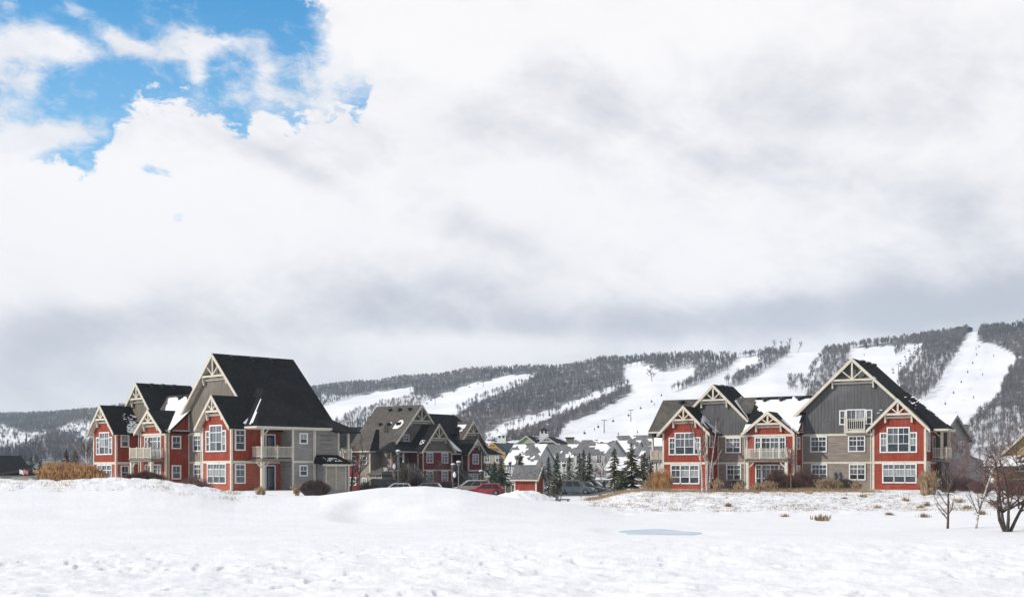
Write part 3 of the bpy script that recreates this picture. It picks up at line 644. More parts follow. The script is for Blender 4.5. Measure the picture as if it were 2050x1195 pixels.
    window(H, 'F', 3.4, 19.3, 20.0, 6.95, 8.55, cols=1, transom=0, kinds=['mid']); window(H, 'F', 3.4, 22.15, 22.85, 6.95, 8.55, cols=1, transom=0, kinds=['mid'])
    window(H, 'F', 3.4, 20.02, 22.13, 6.3, 8.62, cols=2, transom=0, kinds=['mid','curt'])
    window(H, 'F', .7, 10.7, 14.25, 3.2, 5.7, steps=[(0.,.22,0.,1),(.2,.8,0.,2),(.78,1.,0.,1)], transom=.2, kinds=['mid','dark'], name='patio_door')
    window(H, 'F', .7, 10.8, 14.2, .15, 2.7, steps=[(0.,.22,0.,1),(.2,.8,0.,2),(.78,1.,0.,1)], transom=.16, kinds=['mid','dark'], name='patio_door')
    window(H, 'R', 5.45, .5, 1.5, 4.6, 6.0, cols=1, transom=0); window(H, 'R', 5.45, .5, 1.5, 1.1, 2.6, cols=1, transom=0)
    window(H, 'R', 15.2, 1.3, 2.4, 4.3, 5.7, cols=1, transom=0); window(H, 'R', 15.2, 1.3, 2.4, 1.1, 2.6, cols=1, transom=0)
    # entrance balcony with its posts
    e = MB(); e.box(10.2, 14.95, -.9, .68, 2.95, 3.2); e.box(10.1, 15.05, -1., .68, 3.2, 3.28); H.part('deck', e, M['deck'])
    b = MB(); railing(b, (10.3,-.85), (14.85,-.85), 3.28, 1.1); railing(b, (10.3,-.7), (10.3,.6), 3.28, 1.1, posts=False); railing(b, (14.85,-.7), (14.85,.6), 3.28, 1.1, posts=False); H.part('railing', b, M['cream'])
    post(H, 10.4, -.7, G0, 2.94, .3, brackets=((1,0),)); post(H, 14.75, -.7, G0, 2.94, .3, brackets=((-1,0),))
    # small balcony in the big gable
    e = MB(); e.box(19.95, 22.2, 2.85, 3.38, 6.05, 6.3); b = MB(); b.box(19.95, 20.12, 2.82, 2.98, 6.3, 7.75); b.box(22.03, 22.2, 2.82, 2.98, 6.3, 7.75); H.part('balcony_floor', e, M['cream'])
    railing(b, (20.12,2.9), (22.03,2.9), 6.35, 1.2, .2, posts=False); H.part('railing', b, M['cream'])
    # left porch
    e = MB().box(-2.3, -.02, 1.5, 5.5, 3.0, 3.25); H.part('deck', e, M['deck']); b = MB(); railing(b, (-2.15,1.6), (-.1,1.6), 3.25, 1.05); railing(b, (-2.15,1.7), (-2.15,5.4), 3.25, 1.05); H.part('railing', b, M['cream'])
    post(H, -2.0, 1.75, 3.3, 6.35, .22); post(H, -1.75, 1.9, G0, 2.98, .3, brackets=((1,0),))
    prism_front(H, [(-2.3,G0),(.1,G0),(.1,5.95),(-2.3,5.95)], 5.6, 9, 'taupe', 'wall', 'taupe end wall')
    window(H, 'R', 29.1, .32, 1.5, 3.95, 6.02, cols=1, transom=.25, kinds=['dark']); window(H, 'R', 29.1, .32, 1.5, .75, 2.68, cols=1, transom=.25, kinds=['mid'])
    if not wing:                                     # short porch on the right end
        e = MB().box(29.12, 30.7, 2.0, 4.6, 2.92, 3.2); H.part('deck', e, M['deck'])
        b = MB(); railing(b, (29.3,2.05), (30.65,2.05), 3.25, 1.08, posts=False); railing(b, (30.65,2.05), (30.65,4.6), 3.25, 1.08); H.part('railing', b, M['cream'])
        post(H, 30.2, 2.2, 3.25, 6.08, .24, brackets=((-1,0),)); post(H, 30.55, 4.0, 3.25, 6.08, .24); post(H, 30.3, 2.3, G0, 2.9, .28, m_='grey_wood'); post(H, 30.5, 4.1, G0, 2.9, .28, m_='grey_wood')
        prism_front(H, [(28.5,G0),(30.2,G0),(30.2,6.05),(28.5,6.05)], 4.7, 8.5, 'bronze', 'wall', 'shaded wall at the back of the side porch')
        door(H, 'R', 29.1, 3.2, 4.1, 3.22, 5.5)
    if wing:
        # right porch, grey corner block, storage room
        e = MB().box(29.12, 31.1, 2.1, 5.6, 2.92, 3.2); H.part('deck', e, M['deck'])
        b = MB(); railing(b, (29.3,2.15), (31.05,2.15), 3.25, 1.08, posts=False); railing(b, (31.05,2.15), (31.05,5.6), 3.25, 1.08); H.part('railing', b, M['cream'])
        post(H, 30.75, 2.4, 3.25, 6.08, .24, brackets=((0,1),)); post(H, 30.75, 2.4, G0, 2.9, .32, brackets=((0,1),(0,-1)), m_='cream')
        prism_front(H, [(28.5,G0),(31.1,G0),(31.1,6.1),(28.5,6.1)], 5.6, 8.35, 'grey' if 0 else 'shed_grey', 'wall', 'pale grey corner block behind the side porch')
        prism_front(H, [(28.5,G0),(30.7,G0),(30.7,6.05),(28.5,6.05)], 8.35, 11.6, 'shed_grey', 'wall')
        for q_ in ((31.1,31.15,5.79,8.19,2.78,3.0), (31.05,31.16,5.58,5.78,G0,6.08), (31.05,31.16,8.2,8.4,G0,6.08), (30.65,30.76,11.4,11.6,2.8,6.0)): H.part('trim', MB().box(*q_), M['cream'])
        window(H, 'R', 31.1, 6.4, 7.4, 4.65, 5.75, cols=1, transom=0); window(H, 'R', 31.1, 6.4, 7.4, 1.45, 2.58, cols=1, transom=0)
        door(H, 'R', 29.1, 3.9, 4.85, 3.22, 5.5); door(H, 'R', 29.1, 3.9, 4.85, .1, 2.45)
        prism_front(H, [(30.7,G0),(32.3,G0),(32.3,2.65),(30.7,2.65)], 8.5, 11.4, 'shed_grey', 'wall', 'pale storage room wall')
        b = MB(); b.slab([(32.75,8.1,2.72),(32.75,11.8,2.72),(31.,11.2,3.6),(31.,8.4,3.6)], .12); b.slab([(32.75,8.1,2.72),(31.,8.4,3.6),(30.7,8.1,2.9)], .12); H.part('roof', b, M['roof'], 'small black roof over the storage room')
        b = MB(); b.box(32.3,32.36,8.8,9.9,.1,2.3); b.box(32.3,32.36,10.,11.1,.1,2.3); H.part('storage_door', b, M['beige'])
        b = MB()
        for v in (8.72, 9.92, 11.12): b.box(32.3,32.4,v,v+.08,.0,2.4)
        b.box(32.3,32.4,8.72,11.2,2.4,2.5); b.box(32.68,32.78,8.1,11.8,2.5,2.66); H.part('door_frame', b, M['cream'])
        post(H, 30.9, 12.6, G0, 5.9, .2); b = MB().box(29.2, 31., 11.7, 12.9, 2.95, 3.15); H.part('deck', b, M['deck']); b = MB(); railing(b, (31.,11.7), (31.,12.9), 3.15, 1.0); H.part('railing', b, M['cream'])
        b = MB(); b.slab([(27.,9.9,7.6),(32.,10.2,5.95),(32.,13.4,5.95),(27.,12.8,7.6)], .14); H.part('roof', b, M['roof'], 'rear porch roof edge')
        b = MB()
        for i in range(3): b.box(30.7,30.76,9.2,10.6,4.6+i*.45,4.68+i*.45)
        H.part('wall_vent', b, M['pipe'])
    # downspouts, lamps, vents
    b = MB()
    for u, v in ((5.62,2.9), (31.16 if wing else 30.3,8.1 if wing else 4.55), (9.62,.5), (15.32,.95), (23.55,-.1)):
        zt = 6.0; b.tube([(u,v,zt),(u,v,G0+.3)], [.05,.05], 6); b.tube([(u,v,zt),(u,v-.35,zt+.25)], [.05,.05], 6)
    H.part('downspout', b, M['cream'])
    b = MB(); b.box(11.55,11.68,.5,.64,5.0,5.25); H.part('wall_lamp', b, M['ochre']); b = MB(); b.box(11.6,11.73,.5,.64,2.05,2.3); H.part('wall_lamp', b, M['ochre'])
    vents(H, [(u, 5.0, 9.9) for u in (.2, 2.6, 10.4, 12.3, 14.4, 16.5)]+[(5.5, v, 11.45) for v in (4.2, 5.6, 7.)]+[(21.3, v, 13.6) for v in (5., 7.4, 9.8)])
    b = MB(); b.box(18.75,18.95,3.22,3.38,.4,1.9); b.box(19.25,19.45,3.22,3.38,.4,1.9); b.box(18.6,19.6,3.2,3.38,1.0,1.12)
    for i in (0, 1):
        for j in (0, 1): b.lathe([(.14,0),(.14,.12),(.05,.16)], (18.85+i*.5, 3.1, 1.15+j*.45), 8)
    H.part('utility_meter', b, M['pipe'])
    b = MB()
    for i in range(3): b.box(17.1+i*.55,17.4+i*.55,3.34,3.4,7.42,7.5)
    H.part('wall_vent', b, M['pipe'])
    return H
def main_front(u, v): return 10.4-.9*(5.6-v)

# right house
RH = lodge('condo_house', 31, 1326.4, 137, 0, 'red and grey gabled house at right, face on, snow on its middle roof', 1, wing=False)
cn_ = [(9.2,1.0,main_front(0,1.0)),(16.6,1.0,main_front(0,1.0)),(16.6,5.5,main_front(0,5.5)),(9.2,5.5,main_front(0,5.5))]
def f_mid(s, t):
    u = 9.2+7.4*s; n = nz(u, t*5, 1.1, 3)-.47
    if t > .93: return n > .02
    if t < .6 and u > 15.4: return False
    lo = 9.3+(1-t)*2.6; hi = 15.2+(t-.2)*2.6 if t > .35 else 15.6
    return (u > lo+n*2.0 and u < hi-1.3*ss(.3,.55,t)*(t < .8)+n*2.4) or (t < .22 and (u > 14.2 or u < 9.9))
snow_sheet(RH, [(a, b, c+.01) for a, b, c in cn_], f_mid)
snow_sheet(RH, [(14.9,.2,6.55),(15.3,.2,6.2),(15.3,3.4,6.5),(14.6,3.4,7.0)], lambda s, t: nz(s*3, t*4, 1.5, 8) > .3)
def rs(uc, za, sl, du): return za-abs(du)*sl+.012
snow_sheet(RH, [(23.0,2.85,rs(0,14.1,.95,2.2)),(23.25,2.85,rs(0,14.1,.95,2.45)),(23.25,3.6,rs(0,14.1,.95,2.45)),(23.0,3.6,rs(0,14.1,.95,2.2))], lambda s, t: True)
snow_sheet(RH, [(3.6,3.2,8.52),(5.9,3.2,6.22),(5.9,.2,6.22),(4.6,.2,7.52)], lambda s, t: nz(s*2, t*5, 1.2, 5) > .42)
snow_sheet(RH, [(13.6,.9,7.52),(15.3,.9,6.16),(15.3,3.6,6.16),(13.1,3.6,7.92)], lambda s, t: nz(s*2, t*5, 1., 9) > .33)
snow_sheet(RH, [(6.2,8.9,10.76),(7.0,4.3,9.96),(9.6,2.7,7.36),(9.2,2.7,7.76)], lambda s, t: True, cell=.12)
snow_sheet(RH, [(26.9,5.0,9.88),(31.4,1.3,6.45),(31.2,1.3,6.45),(26.5,5.0,9.88)], lambda s, t: nz(s*9, t*2, 1.4, 2) > .52, cell=.12)
snow_sheet(RH, [(23.,3.,8.1),(27.2,3.,8.1),(27.6,5.2,10.0),(25.6,5.2,10.0)], lambda s, t: nz(s*6, t*6, 1.4, 12) > .60, cell=.12)
snow_sheet(RH, [(27.2,-.4,8.63),(29.4,-.4,6.43),(29.6,-.4,6.23),(27.4,-.4,8.43)], lambda s, t: True, cell=.1)
# left house
LH = lodge('condo_house', 45.17, 187.48, 136.3, 0, 'tall black-roofed red and taupe gabled house at left seen from its corner', 2, 'bronze', 'sunlit_redlap')
def f_l(s, t):
    u = 7.2+9.4*s; n = nz(u, t*4, 1.2, 21)-.47
    return u > 7.4+5.2*(1-t)+n*.9 and t < .96 and not (t < .6 and u > 15.4)
cl_ = [(7.2,1.0,main_front(0,1.0)+.01),(16.6,1.0,main_front(0,1.0)+.01),(16.6,5.5,main_front(0,5.5)+.01),(7.2,5.5,main_front(0,5.5)+.01)]
snow_sheet(LH, cl_, f_l)
snow_sheet(LH, [(3.2,.0,8.92),(5.95,.0,6.17),(5.95,4.6,6.17),(3.2,4.6,8.92)], lambda s, t: float(vnoise(s*34+3, t*22+5))*.6+.4*nz(s*3, t*5, 1.3, 30) > .98-.80*s**.7*ss(.02,.45,t)*(1-.75*ss(.72,.98,t)) , cell=.075, t=.02)
snow_sheet(LH, [(13.3,.9,7.76),(15.3,.9,6.16),(15.3,3.8,6.16),(12.9,3.8,8.08)], lambda s, t: s > .9-1.1*t+.3*(nz(s*5,t*5,1,4)-.5), cell=.15)
snow_sheet(LH, [(6.8,8.8,10.16),(9.4,2.9,7.56),(9.8,2.7,7.2),(7.0,8.8,9.96)], lambda s, t: True, cell=.14)
snow_sheet(LH, [(9.0,.3,6.1),(9.9,.3,6.5),(9.9,1.6,6.8),(9.0,1.6,6.6)], lambda s, t: True, cell=.2, t=.15)
snow_sheet(LH, [(27.05,4.9,8.78),(27.35,4.75,8.5),(29.6,1.75,6.25),(29.2,1.2,6.63)], lambda s, t: True, cell=.1)
snow_sheet(LH, [(27.6,4.2,9.15),(27.75,4.35,9.15),(30.6,1.35,6.50),(30.2,1.25,6.45)], lambda s, t: nz(s*9, t*2, 1.4, 6) > .42, cell=.1, t=.03)
snow_sheet(LH, [(31.6,8.9,3.32),(31.7,10.6,3.27),(32.4,10.8,2.92),(32.4,8.9,2.92)], lambda s, t: nz(s*6, t*6, 1.4, 6) > .48, cell=.14, t=.03)
b = MB(); b.slab([(9,8.,10.5),(12,8.,11.9),(12,11.5,11.9),(9,11.5,10.5)], .15); b.slab([(12,8.,11.9),(15,8.,10.5),(15,11.5,10.5),(12,11.5,11.9)], .15); b.box(9.5,14.5,8.3,11.3,7,10.4); b.build('rear_roof', M['roof'], LH.e)

# ---------------------------------------------------------------- middle house beyond the car park
def stairs(H, u0, u1, v, z0, z1, w=1.3, n=14, name='staircase'):
    b = MB(); st = MB()
    for i in range(n):
        t = (i+.5)/n; u = u0+(u1-u0)*t; z = z1+(z0-z1)*t; st.box(u-abs(u1-u0)/n*.6, u+abs(u1-u0)/n*.6, v, v+w, z-.06, z)
    for vv in (v-.05, v+w+.05):
        st.bar((u0,vv,z1-.1), (u1,vv,z0-.1), .08, .3)
        b.bar((u0,vv,z1+.95), (u1,vv,z0+.95), .09); b.bar((u0,vv,z1+.2), (u1,vv,z0+.2), .07)
        for i in range(19):
            t = i/18; u = u0+(u1-u0)*t; z = z1+(z0-z1)*t; b.bar((u,vv,z+.15), (u,vv,z+.95), .05 if i % 6 else .13)
    o = H.part(name, st, M['grey_wood']); b.build('handrail', M['grey_wood'], o)
MH = House('condo_house', -50, 846, 187, 0, 'grey-roofed gabled house beyond the car park with crimson walls and outside stairs'); H = MH; G0 = -1.6
prism_front(H, [(0,G0),(6.7,G0),(6.7,4.95),(0,4.95)], 0, 4, 'crimson', 'wall', 'crimson wall with two windows on each floor')
prism_front(H, [(0,4.95),(6.7,4.95),(6.7,5.3),(3.2,9.2),(0,5.3)], 0, 4, 'bronze', 'gable_wall', 'grey gable over the crimson block')
prism_front(H, [(-3.8,G0),(12,G0),(12,5.4),(-3.8,5.4)], 3.1, 12.5, 'taupe', 'wall', 'taupe wall')
prism_front(H, [(-3.8,5.4),(8.8,5.4),(8.8,5.6),(2.5,12.2),(-3.8,5.6)], 3.1, 12.5, 'bronze', 'gable_wall', 'tall grey gable')
prism_front(H, [(9.2,G0),(18.6,G0),(18.6,5.4),(9.2,5.4)], 3.7, 12.5, 'taupe', 'wall')
prism_front(H, [(11.6,5.4),(19.2,5.4),(19.2,5.6),(15.4,10.0),(11.6,5.6)], 3.7, 11, 'bronze', 'gable_wall', 'right grey gable')
prism_front(H, [(10.5,2.05),(13.8,2.05),(13.8,5.2),(12.15,6.9),(10.5,5.2)], -.1, 3.6, 'crimson', 'gable_wall', 'narrow crimson gable')
prism_front(H, [(10.7,G0),(13.6,G0),(13.6,2.05),(10.7,2.05)], .3, 3.6, 'shed_grey', 'wall', 'dim recessed lower wall')
gable(H, 2.5, 6.7, 12.5, 2.5, 13., 1.08, tz=9.9, roofm='roof2'); gable(H, 3.2, 3.85, 9.4, -.6, 4., 1.14, tz=7.1); gable(H, 15.4, 4.1, 10.3, 3.1, 11., 1.15, tz=8.3, roofm='roof2'); gable(H, 12.15, 2.3, 7.15, -.7, 4.5, 1.05, tz=6.2)
b = MB(); b.slab([(6.,.9,4.8),(10.6,.9,4.8),(10.6,8,11.5),(6.,8,11.5)], .15); b.slab([(3,8.,11.5),(16,8,11.5),(18.5,13,7.),(3,13,7.)], .15); b.slab([(16,8,11.5),(18.5,5,8.),(18.5,13,7.)], .15); b.slab([(10.6,4.5,8.2),(18.5,5,8.2),(16,8,11.5),(10.6,8,11.5)], .15); H.part('roof', b, M['roof'], 'black roof with a level ridge behind')
b = MB(); b.slab([(-5.3,.5,5.0),(.05,.5,5.0),(.05,3.1,6.5),(-3.7,3.1,6.5)], .14); b.slab([(-5.3,.5,5.),(-3.7,3.1,6.5),(-5.3,5.,5.)], .14); H.part('roof', b, M['roof'], 'black lean-to roof over the left porch')
b = MB(); b.slab([(14.2,.6,4.7),(20.3,.6,4.7),(18.4,3.7,6.3),(14.2,3.7,6.3)], .14); b.slab([(20.3,.6,4.7),(20.3,9,4.7),(18.4,9,6.3),(18.4,3.7,6.3)], .14); H.part('roof', b, M['roof'], 'black lean-to roof over the right porch')
b = MB(); e_ = 5.05; b.slab([(-6.5,5.1,e_),(-3.,5.1,e_),(-.2,8.6,8.6),(-1.8,8.6,8.6)], .15); H.part('roof', b, M['roof'], 'dark front face of the side wing roof')  # shaded face in black shingle, sunlit hip in grey: light put into the colour
b = MB(); b.slab([(-6.5,12.6,e_),(-6.5,5.1,e_),(-1.8,8.6,8.6)], .15); b.slab([(-3,12.6,e_),(-6.5,12.6,e_),(-1.8,8.6,8.6),(-.2,8.6,8.6)], .15); H.part('roof', b, M['roof2'], 'grey hip of the side wing roof')
prism_front(H, [(-6.1,G0),(-3.5,G0),(-3.5,5.),(-6.1,5.)], 5.4, 8., 'taupe', 'wall'); prism_front(H, [(-5.4,G0),(-3.5,G0),(-3.5,5.),(-5.4,5.)], 8., 12.3, 'crimson', 'wall', 'crimson wall of the left side')
prism_front(H, [(-6.6,G0),(-3.5,G0),(-3.5,1.4),(-6.6,1.4)], 2.2, 5.0, 'beige', 'wall', 'cream storage room')
b = MB(); b.slab([(-7.,1.8,1.45),(-3.2,1.8,1.45),(-3.8,3.4,2.6),(-5.4,3.4,2.6)], .12); b.slab([(-7.,5.2,1.45),(-7.,1.8,1.45),(-5.4,3.4,2.6)], .12); b.slab([(-3.2,5.2,1.45),(-7,5.2,1.45),(-5.4,3.4,2.6),(-3.8,3.4,2.6)],.12); H.part('roof', b, M['roof2'], 'low hipped roof of the storage room')
t = MB()
for u in (-.0, 6.5): t.box(u, u+.2, -.07, .15, G0, 5.1)
t.box(.2, 6.5, -.05, 0, 4.85, 5.1); t.box(.2, 6.5, -.05, 0, 1.98, 2.2)
for u in (10.49, 13.6): t.box(u, u+.2, -.16, .05, 2.05, 5.2)
t.box(10.5, 13.8, -.16, -.1, 1.93, 2.15); t.box(-3.85, -3.65, 3.0, 3.2, G0, 5.4)
for v in (2.2, 3.5, 4.9): t.box(-6.68, -6.6, v, v+.12, G0, 1.4)
t.box(-6.1, -3.6, 5.33, 5.39, 1.9, 2.1); t.box(-6.16,-6.0,5.3,5.5,G0,5.); t.box(-5.45,-5.35,12.1,12.3,G0,5.)
for k in range(len(t.v)//8):
    q_ = MB(); q_.v = t.v[8*k:8*k+8]; q_.f = t.f[:6]; H.part('trim', q_, M['cream'])
for u in (.8, 4.25):
    window(H, 'F', 0, u, u+1.5, 3.2, 4.85, kinds=['dark','mid']); window(H, 'F', 0, u, u+1.5, .3, 1.98, kinds=['dark','curt'])
window(H, 'F', 3.1, -1.2, .1, 6.6, 7.7, cols=2, transom=0, kinds=['mid']); window(H, 'F', -.1, 11.5, 13.0, 3.1, 4.75, kinds=['curt','mid']); window(H, 'F', .3, 11., 13.2, .2, 1.5, kinds=['mid','dark'])
window(H, 'L', -6.1, 6.0, 7.1, 3.0, 4.3, cols=1, transom=0); window(H, 'L', -6.1, 6.0, 7.1, -.3, .9, cols=1, transom=0); window(H, 'L', -5.4, 9.2, 11.2, 2.9, 4.4, cols=2, transom=0); window(H, 'L', -5.4, 9.2, 11.2, -.3, 1.0, cols=2, transom=0)
door(H, 'F', 3.1, -2.1, -1.2, 2.15, 4.3, 'cream'); door(H, 'F', 3.7, 9.3, 10.1, 2.15, 4.3, 'cream'); door(H, 'F', 3.1, 7.4, 8.3, -.9, 1.2, 'dark')
for u0, u1, v0 in ((-3.6,0,.7), (6.8,10.4,.9), (14.,19.9,.8)):
    b = MB().box(u0, u1, v0, 3.05, 1.95, 2.12); H.part('deck', b, M['grey_wood']); b = MB(); railing(b, (u0+.1,v0+.05), (u1-.1,v0+.05), 2.12, 1.0); H.part('railing', b, M['grey_wood'])
    for u in (u0+.2, u1-.2):
        post(H, u, v0+.1, G0, 1.95, .2, m_='grey_wood'); post(H, u, v0+.1, 2.15, 4.75, .18)
for q_ in ((-4.32,-4.2,2.5,13.,5.05,5.28), (-5.35,.05,.42,.5,4.83,5.0), (14.2,20.35,.52,.6,4.53,4.7), (6.9,10.4,.82,.9,4.63,4.82), (-6.6,-6.5,5.1,12.6,4.88,5.06), (-6.6,-4.3,5.02,5.1,4.88,5.06)): H.part('gutter', MB().box(*q_), M['cream'])
stairs(H, -3.4, 1.2, -1.6, -1.05, 2.1); stairs(H, 7.2, 11.4, -.9, -1.05, 2.1); stairs(H, 15.5, 20.4, -.9, -1.05, 2.1)
vents(H, [(-.6, v, 9.3) for v in (5.,7.,9.)]+[(1.6, v, 11.7) for v in (4.5,6.8,9.)]+[(13.9, 5.2, 9.)])
b = MB(); b.tube([(-1.6,6.2,8.0),(-1.6,6.2,9.3)], [.09,.09], 6); b.tube([(-1.6,6.7,8.0),(-1.6,6.7,9.3)], [.09,.09], 6); H.part('vent_pipe', b, M['metal'])
gsl = lambda uc, za, sl, u: za-abs(u-uc)*sl+.015
def gsheet(H, uc, za, sl, u0, u1, v0, v1, fn, **k): snow_sheet(H, [(u0,v0,gsl(uc,za,sl,u0)),(u1,v0,gsl(uc,za,sl,u1)),(u1,v1,gsl(uc,za,sl,u1)),(u0,v1,gsl(uc,za,sl,u0))], fn, **k)
gsheet(H, 2.5, 12.5, 1.08, -1.1, .2, 4.0, 5.6, lambda s, t: .1 < (s-.5)**2+(t-.5)**2 < .26 or (s < .4 and t > .3), cell=.15)
gsheet(H, 2.5, 12.5, 1.08, -.4, -.1, 6.6, 7.4, lambda s, t: True, cell=.15); gsheet(H, 15.4, 10.3, 1.15, 13.9, 14.9, 4.2, 8., lambda s, t: nz(s*3,t*5,1.2,7) > .38, cell=.2)
snow_sheet(H, [(-4.0,5.25,5.35),(-3.7,5.25,5.62),(-.2,8.2,8.75),(-.5,8.2,8.4)], lambda s, t: True, cell=.2)
snow_sheet(H, [(9.3,1.2,5.2),(10.5,1.0,5.),(8.2,6.6,10.3),(7.6,6.6,10.3)], lambda s, t: True, cell=.2); gsheet(H, 3.2, 9.4, 1.14, .3, .9, .2, 1.2, lambda s, t: nz(s*3,t*5,2,7) > .5, cell=.1)
snow_sheet(H, [(7.,1.3,5.25),(9.5,1.3,5.25),(9.,3.5,7.35),(7.4,3.,6.9)], lambda s, t: nz(s*5,t*3,1.5,17) > .58, cell=.15)
snow_sheet(H, [(-6.2,2.5,1.95),(-4.,2.3,1.85),(-4.2,3.2,2.5),(-5.4,3.2,2.5)], lambda s, t: nz(s*5,t*3,1.5,1) > .4, cell=.15)

# ---------------------------------------------------------------- other buildings
def cottage(name, px, Y, zb, ang, w, d, he, hr, wall, roof_, label, snow=0., axis='u', cat='house', over=.6, seed=1, wins=3, trim='cream', gw=None, truss=False, floors=2):
    H = House(name, ang, px, Y, zb, label, cat); w2, d2 = w/2, d/2
    MB().box(-w2, w2, -d2, d2, 0, he).build('wall', M[wall], H.e)
    g = MB(); r = MB(); t = .2
    if axis == 'u':
        g.prism([(-w2,-d2,he),(-w2,d2,he),(-w2,0,hr-.25)], [(w2,-d2,he),(w2,d2,he),(w2,0,hr-.25)])
        ex = (hr-he)/d2*over
        for s in (-1, 1): r.slab([(-w2-over,s*(d2+over),he-ex),(w2+over,s*(d2+over),he-ex),(w2+over,0,hr),(-w2-over,0,hr)], t)
        face = lambda s: [(-w2-over,s*(d2+over),he-ex+.012),(w2+over,s*(d2+over),he-ex+.012),(w2+over,0,hr+.012),(-w2-over,0,hr+.012)]
        tr = MB(); tr2 = MB()
        for e in (-1, 1):
            for s in (-1, 1):
                A_ = [(s*(d2+over), he-ex-.02), (0, hr+.02), (0, hr-.4), (s*(d2+over), he-ex-.4)]; x0, x1 = sorted((e*(w2+over), e*(w2+over+.08))); (tr if e < 0 else tr2).prism([(x0,a,z) for a,z in A_], [(x1,a,z) for a,z in A_])
    else:
        g.prism([(-w2,-d2,he),(w2,-d2,he),(0,-d2,hr-.25)], [(-w2,d2,he),(w2,d2,he),(0,d2,hr-.25)])
        ex = (hr-he)/w2*over
        for s in (-1, 1): r.slab([(s*(w2+over),-d2-over,he-ex),(s*(w2+over),d2+over,he-ex),(0,d2+over,hr),(0,-d2-over,hr)], t)
        face = lambda s: [(s*(w2+over),-d2-over,he-ex+.012),(s*(w2+over),d2+over,he-ex+.012),(0,d2+over,hr+.012),(0,-d2-over,hr+.012)]
        tr = MB()
        for s in (-1, 1):
            A_ = [(s*(w2+over), he-ex-.02), (0, hr+.02), (0, hr-.4), (s*(w2+over), he-ex-.4)]; tr.prism([(a,-d2-over-.08,z) for a,z in A_], [(a,-d2-over,z) for a,z in A_])
        if truss:
            tr.box(-w2*.55, w2*.55, -d2-over-.1, -d2-over+.05, hr-(hr-he)*.6, hr-(hr-he)*.6+.25); tr.box(-.14, .14, -d2-over-.1, -d2-over+.05, hr-(hr-he)*.6+.25, hr-.4)
            for s in (-1, 1): tr.bar((0,-d2-over,hr-(hr-he)*.6+.3), (s*w2*.4,-d2-over,hr-(hr-he)*.45), .2)
    g.build('gable_wall', M[gw or wall], H.e); r.build('roof', M[roof_], H.e); tr.build('bargeboard', M[trim], H.e)
    if axis == 'u': tr2.build('bargeboard', M[trim], H.e)
    fh = he/floors
    for fl in range(floors):
        for i in range(wins):
            u = -w2+(i+.5)*w/wins; window(H, 'F', -d2, u-.7, u+.7, fl*fh+fh*.3, fl*fh+fh*.85, cols=2, transom=0)
        if axis == 'u': window(H, 'R', w2, -1, 1, fl*fh+fh*.3, fl*fh+fh*.85, cols=2, transom=0)
    if snow > 0:
        for s in (-1, 1): snow_sheet(H, face(s), lambda a, b, s=s: nz(a*w*.30+b*d*.16, b*d*.22-a*w*.04, 1.1, seed+s) < .37+.27*snow, cell=.45, t=.14)
    return H
def at_y(px, y, Y): return CZ+(HY-y)/F*Y
# village roofs, 250-400 m away
def vil(px, Y, base, ang, w, d, y_eave, y_ridge, wall, roof_, label, **k):
    k.setdefault('trim', 'pale')
    if Y < 320: d *= .72; k.setdefault('over', .4)
    zb = at_y(px, base, Y); return cottage('village_house', px, Y, zb, ang, w, d, at_y(px, y_eave, Y)-zb, at_y(px, y_ridge, Y)-zb, wall, roof_, label, **k)
vil(1062, 265, 968, 34, 8, 12, 927, 889, 'pale', 'roof3', 'grey village house with a snow-streaked roof behind the red shed', snow=.75, seed=3)
vil(1150, 285, 968, 34, 14, 13, 918, 889, 'pale', 'roof3', 'village house with patchy snow on its grey roof just right of the red shed', snow=.55, seed=8)
vil(1200, 272, 968, 34, 8, 13, 906, 880, 'pale', 'roof3', 'narrow grey village house with a steep bare gable pointing up behind the spruces', snow=.15, seed=4)
vil(1237, 290, 968, 34, 12, 13, 914, 882, 'pale', 'roof3', 'village house with striped snow and grey roof right of the steep grey gable', snow=.5, seed=14)
vil(1288, 300, 968, 34, 14, 14, 908, 871, 'pale', 'roof3', 'village house with the highest snowy roof, beside the left end of the right house', snow=.6, seed=11)
vil(1262, 235, 968, 34, 8, 7, 938, 915, 'pale', 'roof3', 'low village house with a snow-covered porch roof behind the fir trees', snow=.95, seed=16)
vil(1322, 225, 968, 34, 6, 6, 912, 893, 'pale', 'roof3', 'small village house seen past the left porch of the right house', snow=.5, seed=26)
vil(1015, 390, 962, -20, 15, 14, 898, 881, 'beige', 'teal', 'long village hall with a snowy teal roof and a round cupola', snow=.5, seed=5)
vil(1030, 340, 962, -25, 14, 10, 901, 887, 'beige', 'teal', 'beige village building with a plain teal roof beside the ochre timber gable', snow=.0, seed=6, wins=5)
Hc = vil(992, 325, 962, 10, 6.0, 8, 905, 886, 'beige', 'teal', 'village porch with an ochre timber truss gable', axis='v', trim='ochre', truss=True, wins=2)
for u in (-3.2, 3.2): MB().box(u-.25, u+.25, -4.7, -4.2, 0, at_y(0,905,325)-at_y(0,962,325)).build('post', M['ochre'], Hc.e)
vil(1076, 370, 962, 25, 9, 16, 893, 873, 'lime', 'roof', 'lime green village building with a steep dark roof', axis='v', snow=.12)
vil(1108, 345, 962, 22, 8.5, 10, 893, 875, 'sage', 'roof', 'sage green village building with an arched gable window', axis='v', snow=.2, truss=True, wins=2)
vil(1132, 400, 962, 5, 12, 10, 892, 884, 'navy', 'roof', 'dark blue village building squeezed beside the olive chimney block', snow=0)
vil(1152, 390, 962, 5, 9, 10, 892, 880, 'pale', 'roof3', 'village building with a small grey gable right of the olive chimney block', axis='v', snow=.1, truss=True)
vil(1050, 400, 962, 5, 13, 9, 895, 883, 'pale', 'roof3', 'village building with a low grey roof between the teal roofs and the lime gable', axis='v', snow=.3, truss=True)
